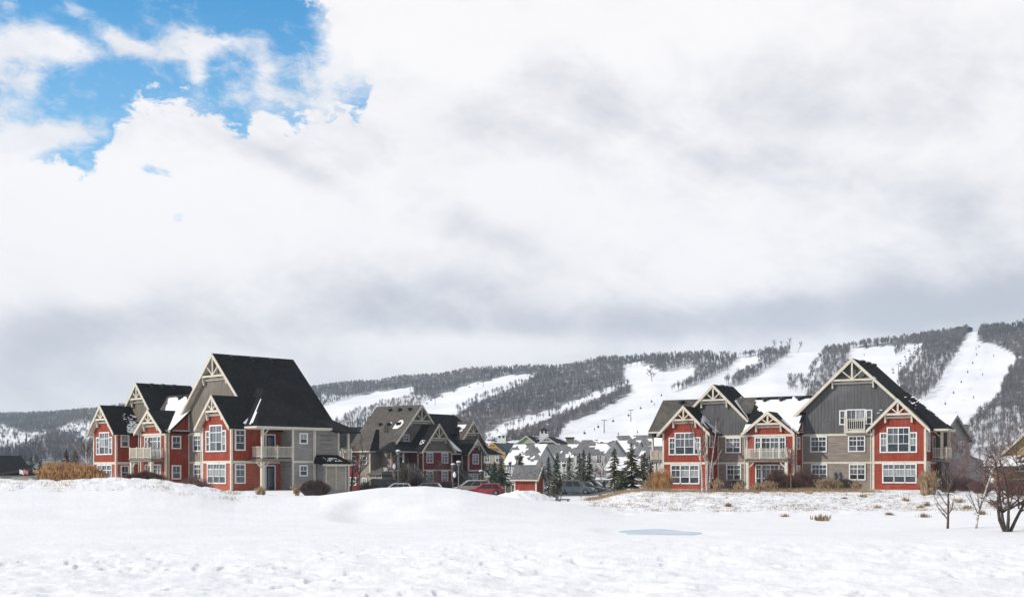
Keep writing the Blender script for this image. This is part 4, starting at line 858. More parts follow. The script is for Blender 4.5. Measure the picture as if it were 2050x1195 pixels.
def cupola(px, y0, y1, Y, label, w=2.6, snow_=False):
    z0 = at_y(0, y0, Y); z1 = at_y(0, y1, Y); o = empty('cupola', ((px-HX)/F*Y, Y, z0)); tag(o, label, 'cupola'); h = z1-z0
    MB().box(-w/2, w/2, -w/2, w/2, -3, h*.25).build('base', M['white'], o); MB().box(-w*.35, w*.35, -w*.35, w*.35, h*.25, h*.62).build('pane', M['dark'], o)
    b = MB()
    for sx in (-1, 1):
        for sy in (-1, 1): b.box(min(sx*w*.36,sx*w*.48), max(sx*w*.36,sx*w*.48), min(sy*w*.36,sy*w*.48), max(sy*w*.36,sy*w*.48), h*.25, h*.62)
    b.box(-w*.1,w*.1,-w*.48,-w*.36,h*.25,h*.62); b.build('post', M['white'], o)
    MB().lathe([(w*.75,h*.62),(w*.6,h*.68),(w*.35,h*.8),(.05,h)] if not snow_ else [(w*.6,h*.62),(w*.6,h*.7),(w*.48,h*.86),(w*.2,h),(.05,h*1.02)], k=8).build('roof', M['snow' if snow_ else 'roof'], o)
cupola(1089, 872, 856, 365, 'tall white cupola with a pointed black roof above the lime village building'); cupola(1004, 880, 867, 385, 'squat cupola with a rounded snow cap on the teal hall roof', 2.8, True)
o = empty('chimney_block', ((1141-HX)/F*380, 380, at_y(0,930,380))); tag(o, 'olive chimney block standing between village roofs', 'chimney')
MB().box(-1.2,1.2,-1.2,1.2,0,at_y(0,877,380)-at_y(0,930,380)).build('stack', M['sage'], o); MB().box(-1.5,1.5,-1.5,1.5,at_y(0,877,380)-at_y(0,930,380),at_y(0,875,380)-at_y(0,930,380)).build('cap', M['roof'], o)
# grey house right of the right house, tan house at the edge, red house at far left, roof behind the middle house
Hg = cottage('grey_house', 1851, 178, -1.05, -34, 6.4, 10, 8.0, 11.1, 'shed_grey', 'roof3', 'grey house with a snowy roof and tall chimney, half hidden right of the right house', snow=1., seed=2, axis='v', wins=2, trim='shed_grey')
b = MB().box(3.6, 5.0, -4.0, -2.6, -.5, 9.7); c_ = b.build('chimney', M['shed_grey'], Hg.e); MB().box(3.45, 5.15, -4.15, -2.45, 9.7, 9.9).build('cap', M['shed_grey'], c_)
MB().prism([(-3.,-5.,6.9),(2.6,-9.,4.2),(2.6,-9.,-.5),(-3.,-5.,-.5)], [(-3.,-4.,6.9),(2.6,-4.,4.2),(2.6,-4.,-.5),(-3.,-4.,-.5)]).build('lean_to_roof', M['roof3'], Hg.e)
Ht = cottage('tan_house', 2098, 150, -.6, 26, 12, 10, 3.9, 9.6, 'tan', 'roof2', 'tan gabled house cut off by the right edge of the picture', snow=.25, seed=4, axis='v', wins=2)
b = MB(); b.slab([(-7.4,-8.2,3.1),(6.,-8.2,3.1),(6.,-5.,4.5),(-6.6,-5.,4.5)], .16); b.build('porch_roof', M['roof2'], Ht.e)
snow_sheet(Ht, [(-7.2,-8.1,3.16),(5.8,-8.1,3.16),(5.8,-5.1,4.47),(-6.6,-5.1,4.47)], lambda s, t: nz(s*12,t*3,1,2) > .35, cell=.3)
Hr = cottage('red_house', -8, 235, -1.2, 40, 10, 9, 2.9, 6.2, 'crimson', 'roof', 'far red house with a dark blue-black roof at the left edge', snow=0, seed=4, axis='v', wins=2)
MB().box(4.8, 9.5, -3.5, 3.5, 0, 2.3).build('wing_wall', M['shed_grey'], Hr.e); MB().slab([(4.6,-4,2.5),(10,-4,2.4),(9.,3.8,3.6),(4.6,3.8,3.6)], .15).build('roof', M['roof'], Hr.e)
Hb = cottage('rear_house', 726, 240, -1.2, -50, 9, 10, 8.2, 12., 'shed_grey', 'roof', 'house peeking out behind the left of the middle house with a timber truss gable', snow=0, seed=4, axis='v', wins=2, truss=True)
# red shed
S = House('red_shed', 24, 1059, 148, -1.05, 'small red shed with a grey shingle roof behind the snow pile', 'shed')
MB().box(-1.45, 1.45, -1.1, 1.1, -.4, 2.1).build('wall', M['red'], S.e); MB().prism([(-1.45,-1.1,2.1),(-1.45,1.1,2.1),(-1.45,0,3.4)], [(1.45,-1.1,2.1),(1.45,1.1,2.1),(1.45,0,3.4)]).build('gable_wall', M['sage'], S.e)
b = MB()
for s in (-1, 1): b.slab([(-1.85,s*1.5,1.95),(1.85,s*1.5,1.95),(1.85,0,3.75),(-1.85,0,3.75)], .12)
b.build('roof', M['roof3'], S.e); b = MB()
for s in (-1, 1): b.prism([(1.85,s*1.5,1.97),(1.85,0,3.77),(1.85,0,3.5),(1.85,s*1.5,1.7)], [(1.92,s*1.5,1.97),(1.92,0,3.77),(1.92,0,3.5),(1.92,s*1.5,1.7)])
b.build('bargeboard', M['cream'], S.e)
for q_ in ((-1.5,-1.32,-1.16,-1.02,-.4,2.05), (1.32,1.5,-1.16,-1.02,-.4,2.05), (1.38,1.52,.95,1.14,-.4,2.05), (-1.85,1.85,-1.57,-1.5,1.8,1.96)): MB().box(*q_).build('trim', M['cream'], S.e)

# ---------------------------------------------------------------- car park
b = MB(); nx = 50; P0 = []
for i in range(nx):
    for j in range(10):
        X = -26+60*i/(nx-1); Y = 148+7*j+abs(X)*.1; P0.append((X, Y, gz(X, Y)+.03))
for i in range(nx-1):
    for j in range(9): b.f.append((i*10+j, (i+1)*10+j, (i+1)*10+j+1, i*10+j+1))
b.v = P0; o = b.build('car_park', M['asphalt']); tag(o, kind='structure')
def car(px, Y, ang, label, c, style='wagon', z=None, scale=1.):
    X = (px-HX)/F*Y; z = gz(X, Y)+.03 if z is None else z; o = empty('parked_car', (X, Y, z), R(ang)); o.scale = (scale,)*3; tag(o, label, 'car', 'cars parked in the lot')
    L, W, Ht_ = {'wagon':(4.6,1.76,1.5), 'van':(5.1,1.95,1.78), 'suv':(5.0,1.95,1.85), 'sedan':(4.7,1.78,1.42)}[style]; h = L/2
    belt = Ht_*.56
    low = [(-h,.35),(-h+.05,belt*.92),(-h+.25,belt),(h*.42,belt),(h*.55,belt*.96),(h*.92,belt*.82),(h,.55),(h-.03,.3),(h*.8,.22),(-h*.9,.22)]
    if style == 'sedan': top = [(-h*.62,belt),(-h*.34,Ht_*.97),(-h*.02,Ht_),(h*.12,Ht_*.98),(h*.5,belt)]
    elif style == 'wagon': top = [(-h+.18,belt),(-h*.74,Ht_*.96),(-h*.4,Ht_),(h*.05,Ht_),(h*.14,Ht_*.97),(h*.52,belt)]
    elif style == 'van': top = [(-h+.15,belt),(-h*.86,Ht_*.95),(-h*.6,Ht_),(h*.15,Ht_),(h*.3,Ht_*.93),(h*.72,belt*.97)]
    else: top = [(-h+.12,belt),(-h*.9,Ht_*.95),(-h*.8,Ht_),(h*.15,Ht_),(h*.25,Ht_*.96),(h*.5,belt)]
    def loft(prof, w0, w1, zlo, zhi, grow=0):
        m_ = MB(); n = len(prof); secs = []
        cx = sum(p[0] for p in prof)/n; cz = sum(p[1] for p in prof)/n
        wv = lambda z: (w0+(w1-w0)*max(0, min(1, (z-zlo)/(zhi-zlo))))/2
        for f, sc in ((-1,.93),(-.94,1),(.94,1),(1,.93)):
            secs.append([(cx+(x-cx)*sc*(1+grow), f*wv(z)*(1+grow), cz+(z-cz)*sc*(1+grow)) for x, z in prof])
        for s_ in secs: m_.v += s_
        for k in range(3):
            for i in range(n): j = (i+1) % n; m_.f.append((k*n+i, k*n+j, (k+1)*n+j, (k+1)*n+i))
        m_.f.append(tuple(range(n))); m_.f.append(tuple(reversed(range(3*n, 4*n)))); return m_
    pm = paint('car paint', c)
    body = loft(low, W, W*.97, 0, belt); cab = loft(top, W*.93, W*.74, belt, Ht_); n = len(body.v); body.v += cab.v; body.f += [tuple(n+i for i in f) for f in cab.f]
    body.build('body', pm, o)
    # side glass follows the cabin, with pillars left between panes
    tt = lambda z: (z-belt)/(Ht_-belt); xa, xb = top[0][0]+.22, top[-1][0]-.28; ta, tb = top[1][0]+.16, top[-2][0]-.12; zb_, zt_ = belt+.04, Ht_-.12
    for s in (-1, 1):
        g_ = MB(); yb = (W*.93+(W*.74-W*.93)*tt(zb_))/2+.012; yt = (W*.93+(W*.74-W*.93)*tt(zt_))/2+.012
        for k in range(3):
            f0, f1 = k/3+.012, (k+1)/3-.012; x = lambda f, t_: (xa+(xb-xa)*f)*(1-t_)+(ta+(tb-ta)*f)*t_
            q = [(x(f0,0), yb, zb_), (x(f1,0), yb, zb_), (x(f1,1), yt, zt_), (x(f0,1), yt, zt_)]
            g_.prism([(a, s*(y_-.03), z_) for a, y_, z_ in q], [(a, s*y_, z_) for a, y_, z_ in q])
        g_.build('side_window', M['cglass'], o)
    for nm, (x0, z0), (x1, z1), d in (('windscreen', top[-1], top[-2], 1), ('rear_window', top[0], top[1], -1)):
        g_ = MB(); m0, m1 = .12, .9; q = []
        for f_, wd in ((m0, W*.40), (m1, W*.34)): q.append((x0+(x1-x0)*f_+d*.02, z0+(z1-z0)*f_+.015, wd))
        g_.prism([(q[0][0]-d*.03,-q[0][2],q[0][1]-.02),(q[0][0]-d*.03,q[0][2],q[0][1]-.02),(q[1][0]-d*.03,q[1][2],q[1][1]-.02),(q[1][0]-d*.03,-q[1][2],q[1][1]-.02)], [(q[0][0],-q[0][2],q[0][1]),(q[0][0],q[0][2],q[0][1]),(q[1][0],q[1][2],q[1][1]),(q[1][0],-q[1][2],q[1][1])]); g_.build(nm, M['cglass'], o)
    for sx in (-h*.6, h*.62):
        for s in (-1, 1):
            w_ = MB(); yy = s*(W/2-.1); w_.v = []; k = 18
            def ring(r, y): return [(sx+r*math.cos(6.2832*i/k), y, .33+r*math.sin(6.2832*i/k)) for i in range(k)]
            w_.prism(ring(.33, yy-.12), ring(.33, yy+.12)); wo = w_.build('wheel', M['tire'], o)
            MB().prism(ring(.21, yy+s*.1), ring(.19, yy+s*.135)).build('rim', M['rim'], wo)
    for s in (-1, 1):
        MB().box(h*.90, h-.015, min(s*W*.30,s*W*.44), max(s*W*.30,s*W*.44), belt*.60, belt*.78).build('headlight', M['lens'], o)
        MB().box(-h-.01, -h+.12, min(s*W*.34,s*W*.46), max(s*W*.34,s*W*.46), belt*.65, belt*.95).build('tail_light', M['tail'], o)
    MB().box(-h-.02, -h+.1, -W*.44, W*.44, .3, .48).build('bumper', M['metal'], o)
    return o
car(780, 158, 8, 'big black sport utility vehicle parked behind the snow mound', (.012,.012,.014), 'suv', scale=1.12)
car(792, 150, 186, 'silver sedan whose roof just shows over the snow mound', (.45,.46,.47), 'wagon')
car(852, 157, 172, 'dark blue-grey estate car parked left of the crimson wall', (.05,.07,.09), 'wagon')
car(945, 163, 192, 'pale beige minivan parked beside the lamp post', (.55,.50,.44), 'van', scale=1.02)
car(972, 151, 174, 'red estate car parked in front of the beige minivan', (.36,.006,.012), 'wagon', scale=1.03)
car(1152, 160, -14, 'grey sport utility vehicle parked right of the dark spruce', (.09,.12,.15), 'suv')
car(1176, 166, -14, 'dark teal estate car parked behind the grey utility vehicle', (.04,.06,.075), 'wagon')
car(1190, 176, -14, 'blue-grey car farthest right in the car park row', (.13,.17,.20), 'sedan')
car(978, 176, 186, 'white snow-topped sedan behind the red estate car', (.60,.61,.62), 'sedan')
# snow pile
b = MB(); n, m_ = 60, 34
for i in range(n):
    for j in range(m_):
        X = -3.4+8.2*i/(n-1); Y = 116+9*j/(m_-1); s, t = i/(n-1)*2-1, j/(m_-1)*2-1
        r = (s*s+t*t)**.5; hh = max(0, 1-r**2.2)*(.95+.25*math.sin(3*s+.7))+(.55*(nz(i*.25, j*.25, 1, 5)-.45)+.25*(nz(i*.9,j*.9,1,2)-.45))*max(0, 1-r**4)
        b.v.append((X, Y, gz(X, Y)-.12+.88*hh))
for i in range(n-1):
    for j in range(m_-1): b.f.append((i*m_+j, (i+1)*m_+j, (i+1)*m_+j+1, i*m_+j+1))
o = b.build('snow_pile', M['snow'], smooth=True); tag(o, 'lumpy ploughed heap of snow in front of the red shed', 'snow pile')
# fence with a red panel
def fence():
    Y = 166; x0 = (1000-HX)/F*Y; o = empty('panel_fence', (x0, Y, gz(x0, Y))); tag(o, 'low grey-green panel fence with cream posts left of the red shed', 'fence')
    L = (1036-1000)/F*Y
    for i in range(4): MB().box(L*i/3-.09, L*i/3+.09, -.09, .09, -.3, 1.0).build('post', M['cream'], o)
    for i in range(3): MB().box(L*i/3+.1, L*(i+1)/3-.1, -.03, .03, -.1, .85).build('panel', M['red' if i == 2 else 'sage'], o)
    c = L*5/6; MB().prism([(c-.22,-.06,.55),(c,-.06,.2),(c+.22,-.06,.55)], [(c-.22,-.04,.55),(c,-.04,.2),(c+.22,-.04,.55)]).build('triangle_sign', M['white'], o)
fence()
# lamp posts
def lamp(px, Y, ytop, label, arm=True, white=False):
    X = (px-HX)/F*Y; z = gz(X, Y); h = at_y(0, ytop, Y)-z; o = empty('lamp_post', (X, Y, z)); tag(o, label, 'lamp post', 'lamp posts around the car park')
    b = MB().tube([(0,0,-.3),(0,0,.5),(0,0,.51),(0,0,h-.5)], [.14,.13,.08,.07], 8); b.build('pole', M['pole'], o)
    hd = MB().lathe([(.1,-.5),(.2,-.42),(.26,-.1),(.3,-.05),(.1,.05)], (0,0,h), 8); hd.build('lantern', M['pole'], o)
    if arm:
        MB().bar((0,0,h*.72),(-.55,0,h*.72),.06).build('arm', M['pole'], o)
        MB().lathe([(.05,-.75),(.16,-.6),(.22,-.38),(.13,-.15),(.04,0)], (-.5,0,h*.72), 10).build('hanging_globe', M['snow'], o)
    MB().lathe([(.3,0),(.27,.12),(.1,.2)], (0,0,h), 8).build('snow_cap', M['snow'], o)
lamp(797, 152, 903, 'lamp post rising behind the black sport utility vehicle'); lamp(918, 148, 925, 'lamp post standing in front of the beige minivan')
lamp(907, 158, 930, 'short lamp post at the crimson wall corner left of the minivan', arm=False); lamp(1034, 150, 912, 'tall plain pole beside the red shed', arm=False)
lamp(1129, 176, 928, 'thin lamp post among the spruces right of the red shed', arm=False); lamp(963, 172, 943, 'small dark lamp post in front of the narrow crimson gable', arm=False)
lamp(1021, 186, 925, 'lamp post beside the right stairs of the middle house', arm=True)
# small things
X, Y, _ = at(1115, 993, 118); o = empty('utility_box', (X, Y, gz(X, Y))); tag(o, 'dark upright utility box in the snow right of the snow pile', 'utility box')
MB().box(-.16,.16,-.2,.2,-.1,.62).build('cabinet', M['pipe'], o); MB().box(-.19,.19,-.23,.23,.62,.68).build('lid', M['metal'], o)
X, Y, _ = at(1129, 995, 117); o = empty('stone_bench', (X, Y, gz(X, Y))); tag(o, 'low grey stone bench beside the dark utility box', 'bench')
MB().box(-.6,.6,-.22,.22,.12,.26).build('seat', M['pipe'], o); MB().box(-.5,-.3,-.18,.18,-.1,.12).build('leg', M['pipe'], o); MB().box(.3,.5,-.18,.18,-.1,.12).build('leg', M['pipe'], o)
X, Y, _ = at(1209, 975, 170); o = empty('kiosk', (X, Y, gz(X, Y))); tag(o, 'small timber kiosk on a braced post with a snowy roof behind the thin fir', 'kiosk')
b = MB().box(-.2,.2,-.2,.2,-.2,1.3); b.bar((0,0,.8),(-.8,0,1.5),.14); b.bar((0,0,.8),(.8,0,1.5),.14); b.build('post', M['grey_wood'], o)
b = MB().slab([(-1.4,-.8,1.5),(1.4,-.8,1.5),(1.1,0,1.95),(-1.1,0,1.95)],.08); b.slab([(-1.1,0,1.95),(1.1,0,1.95),(1.4,.8,1.5),(-1.4,.8,1.5)],.08); b.build('roof', M['grey_wood'], o); MB().slab([(-1.3,-.75,1.58),(1.3,-.75,1.58),(1.05,0,2.02),(-1.05,0,2.02)],.06).build('roof_snow', M['snow'], o)
X, Y, _ = at(870, 968, 172); o = MB().box(-.5,.5,-.04,.04,-.1,1.4).build('notice_board', M['white']); o.location = (X, Y, gz(X, Y)); tag(o, 'plain white board standing by the crimson wall behind the blue-grey car', 'sign')
X, Y, _ = at(1205, 992, 128); o = MB().box(-.5,.5,-.1,.1,-.1,.12).build('fallen_board', M['pipe']); o.rotation_euler = (0,.5,.3); o.location = (X, Y, gz(X, Y)+.1); tag(o, 'dark board leaning in the snow left of the small fir', 'board')
# low wall and flags at far left
X, Y, _ = at(44, 958, 190); o = MB().box(-1.6,1.6,-.2,.2,-1.,1.2).build('low_wall', M['beige']); o.location = (X, Y, .2-gz(X,Y)*0-1.0+.6); tag(o, 'low pale wall beyond the snow ridge at far left', 'wall')
def flag(px, lab, c):
    X, Y, _ = at(px, 955, 200); o = empty('flag', (X, Y, gz(X, Y))); tag(o, lab, 'flag'); h = at_y(0, 939, 200)-gz(X, Y)
    MB().tube([(0,0,-.2),(0,0,h)], [.04,.03], 6).build('pole', M['pole'], o)
    MB().prism([(0,-.02,h-.7),(.75,-.02,h-.9),(.8,-.02,h-.3),(0,-.02,h)], [(0,.02,h-.7),(.75,.02,h-.9),(.8,.02,h-.3),(0,.02,h)]).build('cloth', c, o)
flag(39, 'white flag on a thin pole at far left', M['white']); flag(47, 'red and white flag on a thin pole at far left', mat('red and white flag cloth', (.6,.2,.22), .8, .3, 3))

# ---------------------------------------------------------------- planting
def place(px, py, Y): X = (px-HX)/F*Y; return (X, Y, gz(X, Y)-.03)
# birches in front of the right house's left gable
detailed('birch_tree', place(1406,980,116), 8.0, (M['birch'], M['brown']), 'white birch leaning left in front of the left red gable of the right house', seed=5, levels=3, kids=8, spread=.45, up=.7, fork=.35, r0=.11, side_len=.42, tw=1.2, stem_out=.2, wob=.05).rotation_euler = (0, -.07, 0)
detailed('birch_tree', place(1417,980,116.3), 9.0, (M['birch'], M['brown']), 'taller forked white birch at the corner of the left red gable', seed=9, levels=3, kids=8, spread=.42, up=.8, fork=.3, r0=.10, stems=2, stem_out=.10, side_len=.42, tw=1.2, wob=.05)
detailed('young_tree', place(1584,981,115), 4.8, (M['pink'], M['pink']), 'young pinkish bare tree in front of the balcony of the right house', seed=12, levels=3, kids=8, spread=.5, up=.6, fork=.35, r0=.07, side_len=.5, tw=1.4)
detailed('young_tree', place(1897,1051,66), 4.5, (M['brown'], M['twig']), 'slim young tree with two low side branches, leftmost on the right snow bank', seed=14, levels=3, kids=7, spread=.5, up=.55, fork=.15, r0=.075, side_len=.42, tw=.9, wob=.08)
detailed('young_tree', place(1953,1052,66), 5.4, (M['birch'], M['twig']), 'pale-stemmed birch between the slim young tree and the spreading crabapple', seed=17, levels=3, kids=7, spread=.42, up=.7, fork=.15, r0=.07, side_len=.40, tw=.9, wob=.07)
detailed('crabapple_tree', place(2016,1058,62.5), 5.4, (M['bark'], M['brown']), 'wide spreading many-stemmed dark crabapple tree at the right edge', seed=21, levels=4, kids=7, spread=.66, up=.15, fork=.28, r0=.10, stems=4, stem_out=.40, side_len=.50, tw=.4, wob=.13)
detailed('bare_tree', place(700,990,128), 7.2, (M['bark'], M['brown']), 'brown bare tree standing between the left house and the car park', seed=31, levels=3, kids=10, spread=.6, up=.5, fork=.22, r0=.13, side_len=.42, tw=1.8)
detailed('bare_tree', place(722,985,150), 8.6, (M['bark'], M['brown']), 'taller reddish bare tree just right of the brown one by the left house', seed=33, levels=3, kids=9, spread=.5, up=.6, fork=.2, r0=.12, side_len=.4, tw=2)
detailed('birch_tree', place(790,975,160), 6.5, (M['birch'], M['pink']), 'pinkish birch beside the cream storage room of the middle house', seed=35, levels=3, kids=8, spread=.5, up=.6, fork=.3, r0=.1, side_len=.42, tw=2)
detailed('birch_tree', place(170,965,116), 8.8, (M['birch'], M['brown']), 'tall straight birch left of the left house, rising above its eaves', seed=37, levels=2, kids=9, spread=.5, up=.6, fork=.35, r0=.10, side_len=.3, tw=1.6, wob=.04)
detailed('bare_tree', place(157,962,135), 4.5, (M['twig'], M['twig']), 'short thin bare tree left of the tall birch', seed=38, levels=3, kids=6, spread=.5, fork=.3, r0=.06, tw=1.5)
for i, (x, y, Y, hh) in enumerate(((1100,996,120,4.5), (1122,988,126,4.4), (1163,985,140,4.7))):
    detailed('young_tree', place(x, y, Y), hh, (M['twig'], M['twig']), ['young pale bare tree just right of the red shed', 'young bare tree in front of the dark spruce by the parked cars', 'young bare tree in front of the grey utility vehicle'][i], seed=41+i, levels=3, kids=9, spread=.35, up=.9, fork=.25, r0=.06, side_len=.42, tw=1.6)
for i, (x, Y, hh, m_) in enumerate(((1212,170,6.0,'pink'), (1290,165,5.,'brown'), (1185,185,5.5,'twig'), (1935,120,6.6,'pink'), (1975,105,5.6,'brown'), (2010,98,5.6,'pink'), (2040,92,6.4,'brown'), (1908,112,4.8,'pink'), (865,170,5.0,'twig'), (815,165,5.5,'twig'))):
    detailed('bare_tree', place(x, 980, Y), hh, (M[m_], M[m_]), ['purplish bare tree among the spruces in front of the village', 'rusty bare tree beside the left porch of the right house', 'thin grey bare tree behind the parked cars', 'pinkish bare tree in front of the grey house chimney', 'dense brown bare tree behind the pale-stemmed birch', 'pinkish bushy tree behind the crabapple', 'brown bushy tree under the tan gable at the right edge', 'low pinkish tree behind the slim young tree', 'small bare tree at the left window of the crimson wall', 'grey bare tree in front of the left stairs of the middle house'][i], seed=60+i, levels=3, kids=10, spread=.6, up=.45, fork=.12, r0=.08, side_len=.5, tw=1.3)
# evergreens
def spruce(px, Y, h, label, m_='needle', seed=0, w=.22, name='spruce_tree', droop=.25):
    X, Yy, z = place(px, 0, Y); rnd = random.Random(seed); o = empty(name, (X, Yy, z)); tag(o, label, 'tree')
    MB().tube([(0,0,-.2),(0,0,h*.5),(0,0,h*.98)], [h*.018,h*.012,.02], 7).build('trunk', M['bark'], o); c = MB(); n = int(h*7.5)
    for i in range(n):
        f = (i/n)**.85; zz = h*(.07+.91*f); L = h*w*1.55*(1-f)**.85*rnd.uniform(.6,1.15)+.1
        for k in range(5):
            a = rnd.uniform(0, 6.28); ca, sa = math.cos(a), math.sin(a); l = L*rnd.uniform(.6, 1.1)
            tip = (ca*l, sa*l, zz-l*droop+rnd.uniform(0,.15)*l); mid_ = (ca*l*.55, sa*l*.55, zz-l*droop*.4)
            wd = l*.15+.04
            c.quad((0,0,zz+.08), (mid_[0]-sa*wd, mid_[1]+ca*wd, mid_[2]-.05), tip, (mid_[0]+sa*wd, mid_[1]-ca*wd, mid_[2]-.05))
            for q in range(3):
                g_ = rnd.uniform(.35,.95); b0 = (ca*l*g_, sa*l*g_, zz-l*droop*g_); sd = rnd.choice((-1,1)); e = l*.3
                c.quad(b0, (b0[0]-sd*sa*e*.5+ca*.06, b0[1]+sd*ca*e*.5+sa*.06, b0[2]-.04), (b0[0]-sd*sa*e+ca*e*.6, b0[1]+sd*ca*e+sa*e*.6, b0[2]-.1))
    c.build('crown', M[m_], o); return o
spruce(1115,146,5.5,'slim dark spruce right behind the young bare trees','needle',1,.17); spruce(1098,160,5.2,'dark spruce behind the right side of the red shed','needle',2,.18)
spruce(1140,190,5.8,'left spruce of the row behind the parked cars','needle',3,.2); spruce(1160,186,6.0,'spruce with a sharp tip, second in the row behind the parked cars','needle',4,.2)
spruce(1168,178,6.4,'tallest spruce behind the parked cars','needle',5,.2); spruce(1180,176,5.9,'right spruce of the row behind the parked cars','needle',6,.19)
spruce(1230,138,5.4,'thin open fir with a visible trunk left of the big fir','olive',7,.26,'fir_tree'); spruce(1264,136,5.5,'big broad olive fir left of the right house','olive',8,.36,'fir_tree'); spruce(1246,130,2.6,'low bushy pine at the foot of the big fir','needle',9,.4,'pine_shrub')
spruce(1290,160,4.9,'dark blue-green spruce beside the left porch of the right house','olive',10,.28); spruce(1302,150,4.2,'small dark spruce half hidden by the left porch','needle',19,.25)
spruce(1005,176,5.1,'rounded dark pine behind the panel fence','needle',11,.32,'pine_tree'); spruce(1041,172,5.8,'broad olive pine rising behind the red shed','olive',12,.28,'pine_tree'); spruce(990,184,4.6,'dark pine at the foot of the right stairs of the middle house','needle',13,.34,'pine_tree')
spruce(132,150,4.8,'rust-brown cedar left of the left house','rust',14,.22,'cedar_tree'); spruce(150,146,4.6,'dark cedar beside the rust-brown one','olive',15,.26,'cedar_tree'); spruce(116,165,3.4,'low dark pine left of the rust-brown cedar','needle',16,.3,'pine_tree')
for i, (x, Y, hh) in enumerate(((62,260,5.2), (80,280,4.6), (96,300,4.2), (48,300,3.6))):
    spruce(x, Y, hh+1, ['left tall one of the far dark trees beyond the ridge', 'wide one of the far dark trees beyond the ridge', 'rightmost far dark tree beyond the ridge', 'smallest far dark tree beside the flags'][i], 'needle', 50+i, .35, 'pine_tree')
spruce(806,166,4.4,'yellow-green pine at the left stairs of the middle house','olive',17,.22,'pine_tree'); spruce(1110,140,2.2,'small yellow-green shrub at the foot of the slim spruce','olive',18,.3,'pine_shrub')
# rounded twig shrubs
def shrub(px, Y, rx, rz, m_, label, seed=0, n=900, z0=0, name='shrub', ry=None):
    X, Yy, z = place(px, 0, Y); rnd = random.Random(seed); o = MB(); ry = ry or rx
    for i in range(n):
        a = rnd.uniform(0, 6.28); rr = rnd.random()**.5; t = rnd.uniform(.15, 1)
        cx, cy = math.cos(a)*rr, math.sin(a)*rr; top = math.sqrt(max(.05, 1-rr*rr*.9)); L = rnd.uniform(.5, 1.0)
        bx, by = cx*rx*.35, cy*ry*.35; kx = rnd.uniform(.8,1.1)*(1+.10*math.sin(3*a+seed)); e = (cx*rx*kx, cy*ry*kx, rz*(.35+.65*top)*rnd.uniform(.8,1.06)*(1+.07*math.sin(2*a+seed*2)))
        st = (bx+(e[0]-bx)*.15*t, by+(e[1]-by)*.15*t, max(0, e[2]*.1)); w = rnd.uniform(.008, .02)
        o.quad((st[0]-w, st[1], st[2]), (st[0]+w, st[1], st[2]), (e[0]+w*.5, e[1], e[2]), (e[0]-w*.5, e[1], e[2]))
        for q in range(4):
            f = rnd.uniform(.45, .98); p = [st[k]+(e[k]-st[k])*f for k in range(3)]; d = [rnd.gauss(0,.14), rnd.gauss(0,.14), rnd.uniform(.0,.2)]
            o.quad((p[0]-w*.6,p[1],p[2]), (p[0]+w*.6,p[1],p[2]), (p[0]+d[0],p[1]+d[1],min(p[2]+d[2], rz*(.4+.62*top))))
    s = o.build(name, M[m_]); s.location = (X, Yy, z); tag(s, label, 'shrub'); return s
shrub(629, 104, 1.38, 1.65, 'shrub', 'round clipped dark shrub in front of the storage room of the left house', 1, 3200)
shrub(292, 93, 1.75, 1.45, 'plum', 'long plum-brown hedge mound in front of the left house balcony', 2, 3600, ry=1.2); shrub(262, 92.5, .8, 1.15, 'plum', 'smaller brown shrub at the left end of the hedge mound', 22, 1300)
shrub(1556, 118, 1.4, 2.2, 'plum', 'round brown shrub in front of the ground floor patio door', 3, 1300); shrub(1610, 119, 1.3, 2.1, 'plum', 'round plum shrub right of the young tree at the right house', 4, 1000)
shrub(1585, 121, 1.5, 1.7, 'shrub', 'dark low shrub between the two round brown shrubs', 5, 600)
for i, (x, Y, rx, rz, m_) in enumerate(((388,97,1.7,2.0,'pink'), (352,95,1.0,1.2,'pink'), (742,166,2.2,1.8,'needle'), (890,168,2.6,1.8,'shrub'), (975,172,2.4,1.9,'needle'), (1470,128,1.4,1.3,'shrub'), (1690,124,1.6,1.2,'shrub'), (1640,126,1.5,1.4,'shrub'), (1190,192,2.6,1.3,'brown'), (1145,170,2.0,1.4,'brown'), (1932,114,1.3,1.5,'pink'), (1965,110,1.4,1.3,'pink'), (1010,168,1.0,1.1,'twig'), (2035,106,1.4,1.5,'pink'), (1898,112,1.2,1.8,'shrub'), (735,140,1.6,1.5,'brown'), (1330,190,2,2.,'needle'))):
    shrub(x, Y, rx, rz, m_, ['pinkish twiggy bush in front of the grey wall of the left house', 'low pinkish bush beside the hedge mound', 'dark evergreen bush left of the black utility vehicle', 'dark bush below the crimson wall window', 'dark rounded bush below the narrow crimson gable', 'dark shrub under the left grey wall window of the right house', 'shrub beside the utility meters of the right house', 'low dark shrub under the second grey wall window', 'reddish low bush behind the parked cars', 'reddish bush at the foot of the spruce row', 'brown bush below the grey house chimney', 'grey bush behind the pale-stemmed birch', 'small twig bush behind the panel fence', 'brown bush at the right edge under the tan house', 'bush under the right porch of the right house', 'brown bush at the foot of the brown bare tree', 'dark bush behind the left porch of the right house'][i], 100+i, int(240+230*rx*rz*(.5 if Y > 140 else .8)))
